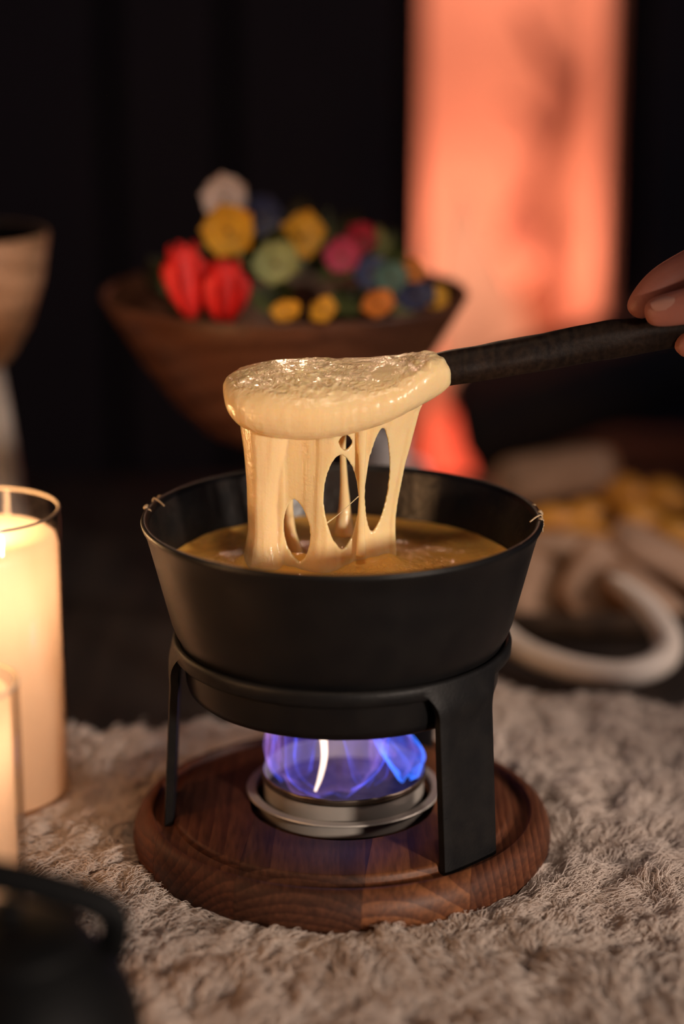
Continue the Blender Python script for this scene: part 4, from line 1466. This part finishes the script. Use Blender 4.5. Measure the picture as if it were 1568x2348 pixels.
# ------------------------------------------------------------------ white cup behind the pot
cu = thing('porcelain_cup', 'white porcelain cup behind the pot, glimpsed between cheese strings', 'cup', (0.0338, 0.56, TZ))
prof = [(0, 0), (.014, 0), (.016, .002), (.017, .020), (.0195, .070), (.0205, .118), (.0198, .119), (.0188, .117), (.0178, .070), (.0155, .010), (0, .008)]
V, F = lathe(prof, 64)
fix_normals(mesh_obj('body', V, F, M['white'], cu))
V, F = tube(spline([(.019, 0, .095), (.034, 0, .090), (.036, 0, .065), (.0188, 0, .048)], 20), [.003] * 20, 10)
mesh_obj('handle', V, F, M['white'], cu)

# ------------------------------------------------------------------ bread, potatoes and antler on a tray
tray = thing('wooden_tray', 'dark wooden tray under the bread and potatoes, behind the pot', 'tray', (0.262, 0.545, TZ))
bm = rounded_box(.30, .34, .010, .003); o = bm_obj('base', bm, M['tray'], tray); o.location = (0, 0, .005)
for (x, y, sx, sy) in ((-.146, 0, .008, .34), (.146, 0, .008, .34), (0, .166, .284, .008), (0, -.166, .284, .008)):
    o = bm_obj('side', rounded_box(sx, sy, .022, .002), M['tray'], tray); o.location = (x, y, .011)
def bread(px, py, y, w, h, t, rot, lab):
    """oval slice: crumb in the middle, crust round the edge; standing in XZ, then rotated"""
    c = at(px, py, y)
    th = thing('bread_slice', lab, 'bread', tuple(c), 'bread slices on the tray')
    n = 36
    def ring_pts(f, yy, out=0.0):
        P_ = []
        for k in range(n):
            a = 2 * PI * k / n
            e = 2 / 3.6
            x = (w / 2 * f + out) * math.copysign(abs(math.cos(a)) ** e, math.cos(a))
            z = (h / 2 * f + out) * math.copysign(abs(math.sin(a)) ** e, math.sin(a))
            z *= 1 + .10 * math.cos(2 * a + 1) * f
            P_.append(Vector((x, yy, z)))
        return P_
    rows = [[Vector((0, -t / 2 - .001, 0))], ring_pts(.5, -t / 2 - .001), ring_pts(.93, -t / 2), ring_pts(.93, t / 2), ring_pts(.5, t / 2 + .001), [Vector((0, t / 2 + .001, 0))]]
    V, F = [], []
    starts = []
    for r_ in rows:
        starts.append(len(V)); V += r_
    for k in range(n):
        k2 = (k + 1) % n
        F.append((starts[0], starts[1] + k, starts[1] + k2))
        for j in range(1, 4):
            F.append((starts[j] + k, starts[j + 1] + k, starts[j + 1] + k2, starts[j] + k2))
        F.append((starts[5], starts[4] + k2, starts[4] + k))
    fix_normals(mesh_obj('crumb', V, F, M['crumb'], th))
    rr = [ring_pts(.925, -t / 2 - .0005), ring_pts(.98, -t / 2 - .0008), ring_pts(1, -t / 4), ring_pts(1, t / 4), ring_pts(.98, t / 2 + .0008), ring_pts(.925, t / 2 + .0005)]
    V, F = [], []
    for r_ in rr: V += r_
    for j in range(6):
        for k in range(n):
            k2 = (k + 1) % n
            F.append((j * n + k, j * n + k2, ((j + 1) % 6) * n + k2, ((j + 1) % 6) * n + k))
    fix_normals(mesh_obj('crust', V, F, M['bread_crust'], th))
    th.rotation_euler = rot
    return th
D = math.radians
bread(1275, 1092, .62, .108, .046, .016, (D(-30), D(-13), D(-6)), 'broad grey brown bread slice leaning topmost behind the pot rim')
bread(1300, 1262, .50, .085, .030, .014, (D(-55), D(4), D(10)), 'pale bread slice lying under the potatoes right beside the pot')
bread(1225, 1362, .425, .046, .066, .014, (D(-35), D(24), D(5)), 'upright pale bread slice nearest the pot wall at right')
bread(1372, 1345, .425, .060, .070, .014, (D(-35), D(34), D(0)), 'leaning brown bread slice behind the antler tip')
bread(1520, 1285, .445, .095, .035, .014, (D(-50), D(25), D(-10)), 'dim bread slice sloping down at the right edge')
bread(1475, 1375, .405, .070, .035, .014, (D(-50), D(35), D(-10)), 'dark bread slice framed by the curve of the antler')
def potato(px, py, y, l, w, rot, lab, seed):
    c = at(px, py, y)
    bm = bmesh.new()
    bmesh.ops.create_icosphere(bm, subdivisions=3, radius=1)
    for v in bm.verts:
        p = v.co
        f = 1 + .14 * mnoise.noise(p * 1.4 + Vector((seed, 0, 0)))
        flat = 1.0 if p.z > -.25 else .55
        v.co = Vector((p.x * l / 2, p.y * w / 2, p.z * w / 2 * flat)) * f
    o = bm_obj('roast_potato', bm, M['potato'])
    o.location = c
    o.rotation_euler = rot
    tag(o, lab, 'potato', 'roast potatoes on the tray')
potato(1262, 1195, .545, .050, .026, (.2, .0, .1), 'golden potato piece seen right beside the pot rim', 1)
potato(1345, 1185, .565, .040, .030, (.1, .2, .5), 'golden potato piece second from the pot, under the broad bread', 2)
potato(1425, 1140, .60, .046, .036, (.3, -.3, -.3), 'plump golden potato topmost of the heap', 3)
potato(1520, 1150, .60, .050, .036, (.1, .3, .2), 'golden potato at top right edge of the heap', 4)
potato(1370, 1232, .525, .070, .022, (.2, .22, -.2), 'long golden potato wedge lying along the pale bread', 5)
potato(1480, 1205, .55, .060, .030, (.1, .5, .3), 'golden potato sloping down right of the long wedge', 6)
potato(1550, 1235, .53, .050, .030, (.2, .4, .1), 'lowest golden potato at the right edge', 7)
potato(1300, 1225, .58, .050, .034, (.1, .1, .8), 'brown shaded potato between the small pieces beside the pot', 8)

q = [(1120, 1430, .345), (1180, 1478, .315), (1250, 1513, .29), (1340, 1538, .272), (1440, 1545, .264), (1512, 1518, .275), (1530, 1470, .30), (1500, 1412, .32), (1450, 1360, .335), (1396, 1318, .345)]
pts = spline([at(*p) for p in q], 60)
a0 = Vector((0.20, 0.29, TZ))
for p in pts:
    p[2] = max(p[2], TZ + .0095)
rad = list(np.interp(np.linspace(0, 1, 60), [0, .2, .55, .68, .85, .97, 1], [.0085, .0090, .0095, .0105, .0085, .0040, .0015]))
V, F = tube([Vector(p) - a0 for p in pts], rad, 20, fn=lambda t, a: 1 + .05 * math.sin(4 * a + 9 * t) + .03 * math.sin(7 * a - 20 * t))
o = mesh_obj('antler', V, F, M['antler'])
o.location = a0
tag(o, 'pale curved antler with upturned pointed tip lying behind the sheepskin', 'antler')

# ------------------------------------------------------------------ cushions on the bench
cb = bm_obj('cushion', rounded_box(.36, .30, .150, .035, 4), M['cushion'])
cb.location = (0.84, 1.28, BT_ + .075)
tag(cb, 'thick charcoal cushion lying flat at the right end of the bench', 'cushion', 'bench cushions')
cb = bm_obj('cushion', rounded_box(.60, .30, .080, .038, 5), M['cushion'])
ang = math.radians(21.0)
tip = Vector((0.133, 1.28, -0.062))
dirv = Vector((math.cos(ang), 0, math.sin(ang)))
nv = Vector((-math.sin(ang), 0, math.cos(ang)))
cb.location = tip + dirv * .30 - nv * .006
cb.location.y = 1.28
cb.rotation_euler = (0, -ang, 0)
tag(cb, 'slanting charcoal cushion whose tip juts before the red fire', 'cushion', 'bench cushions')
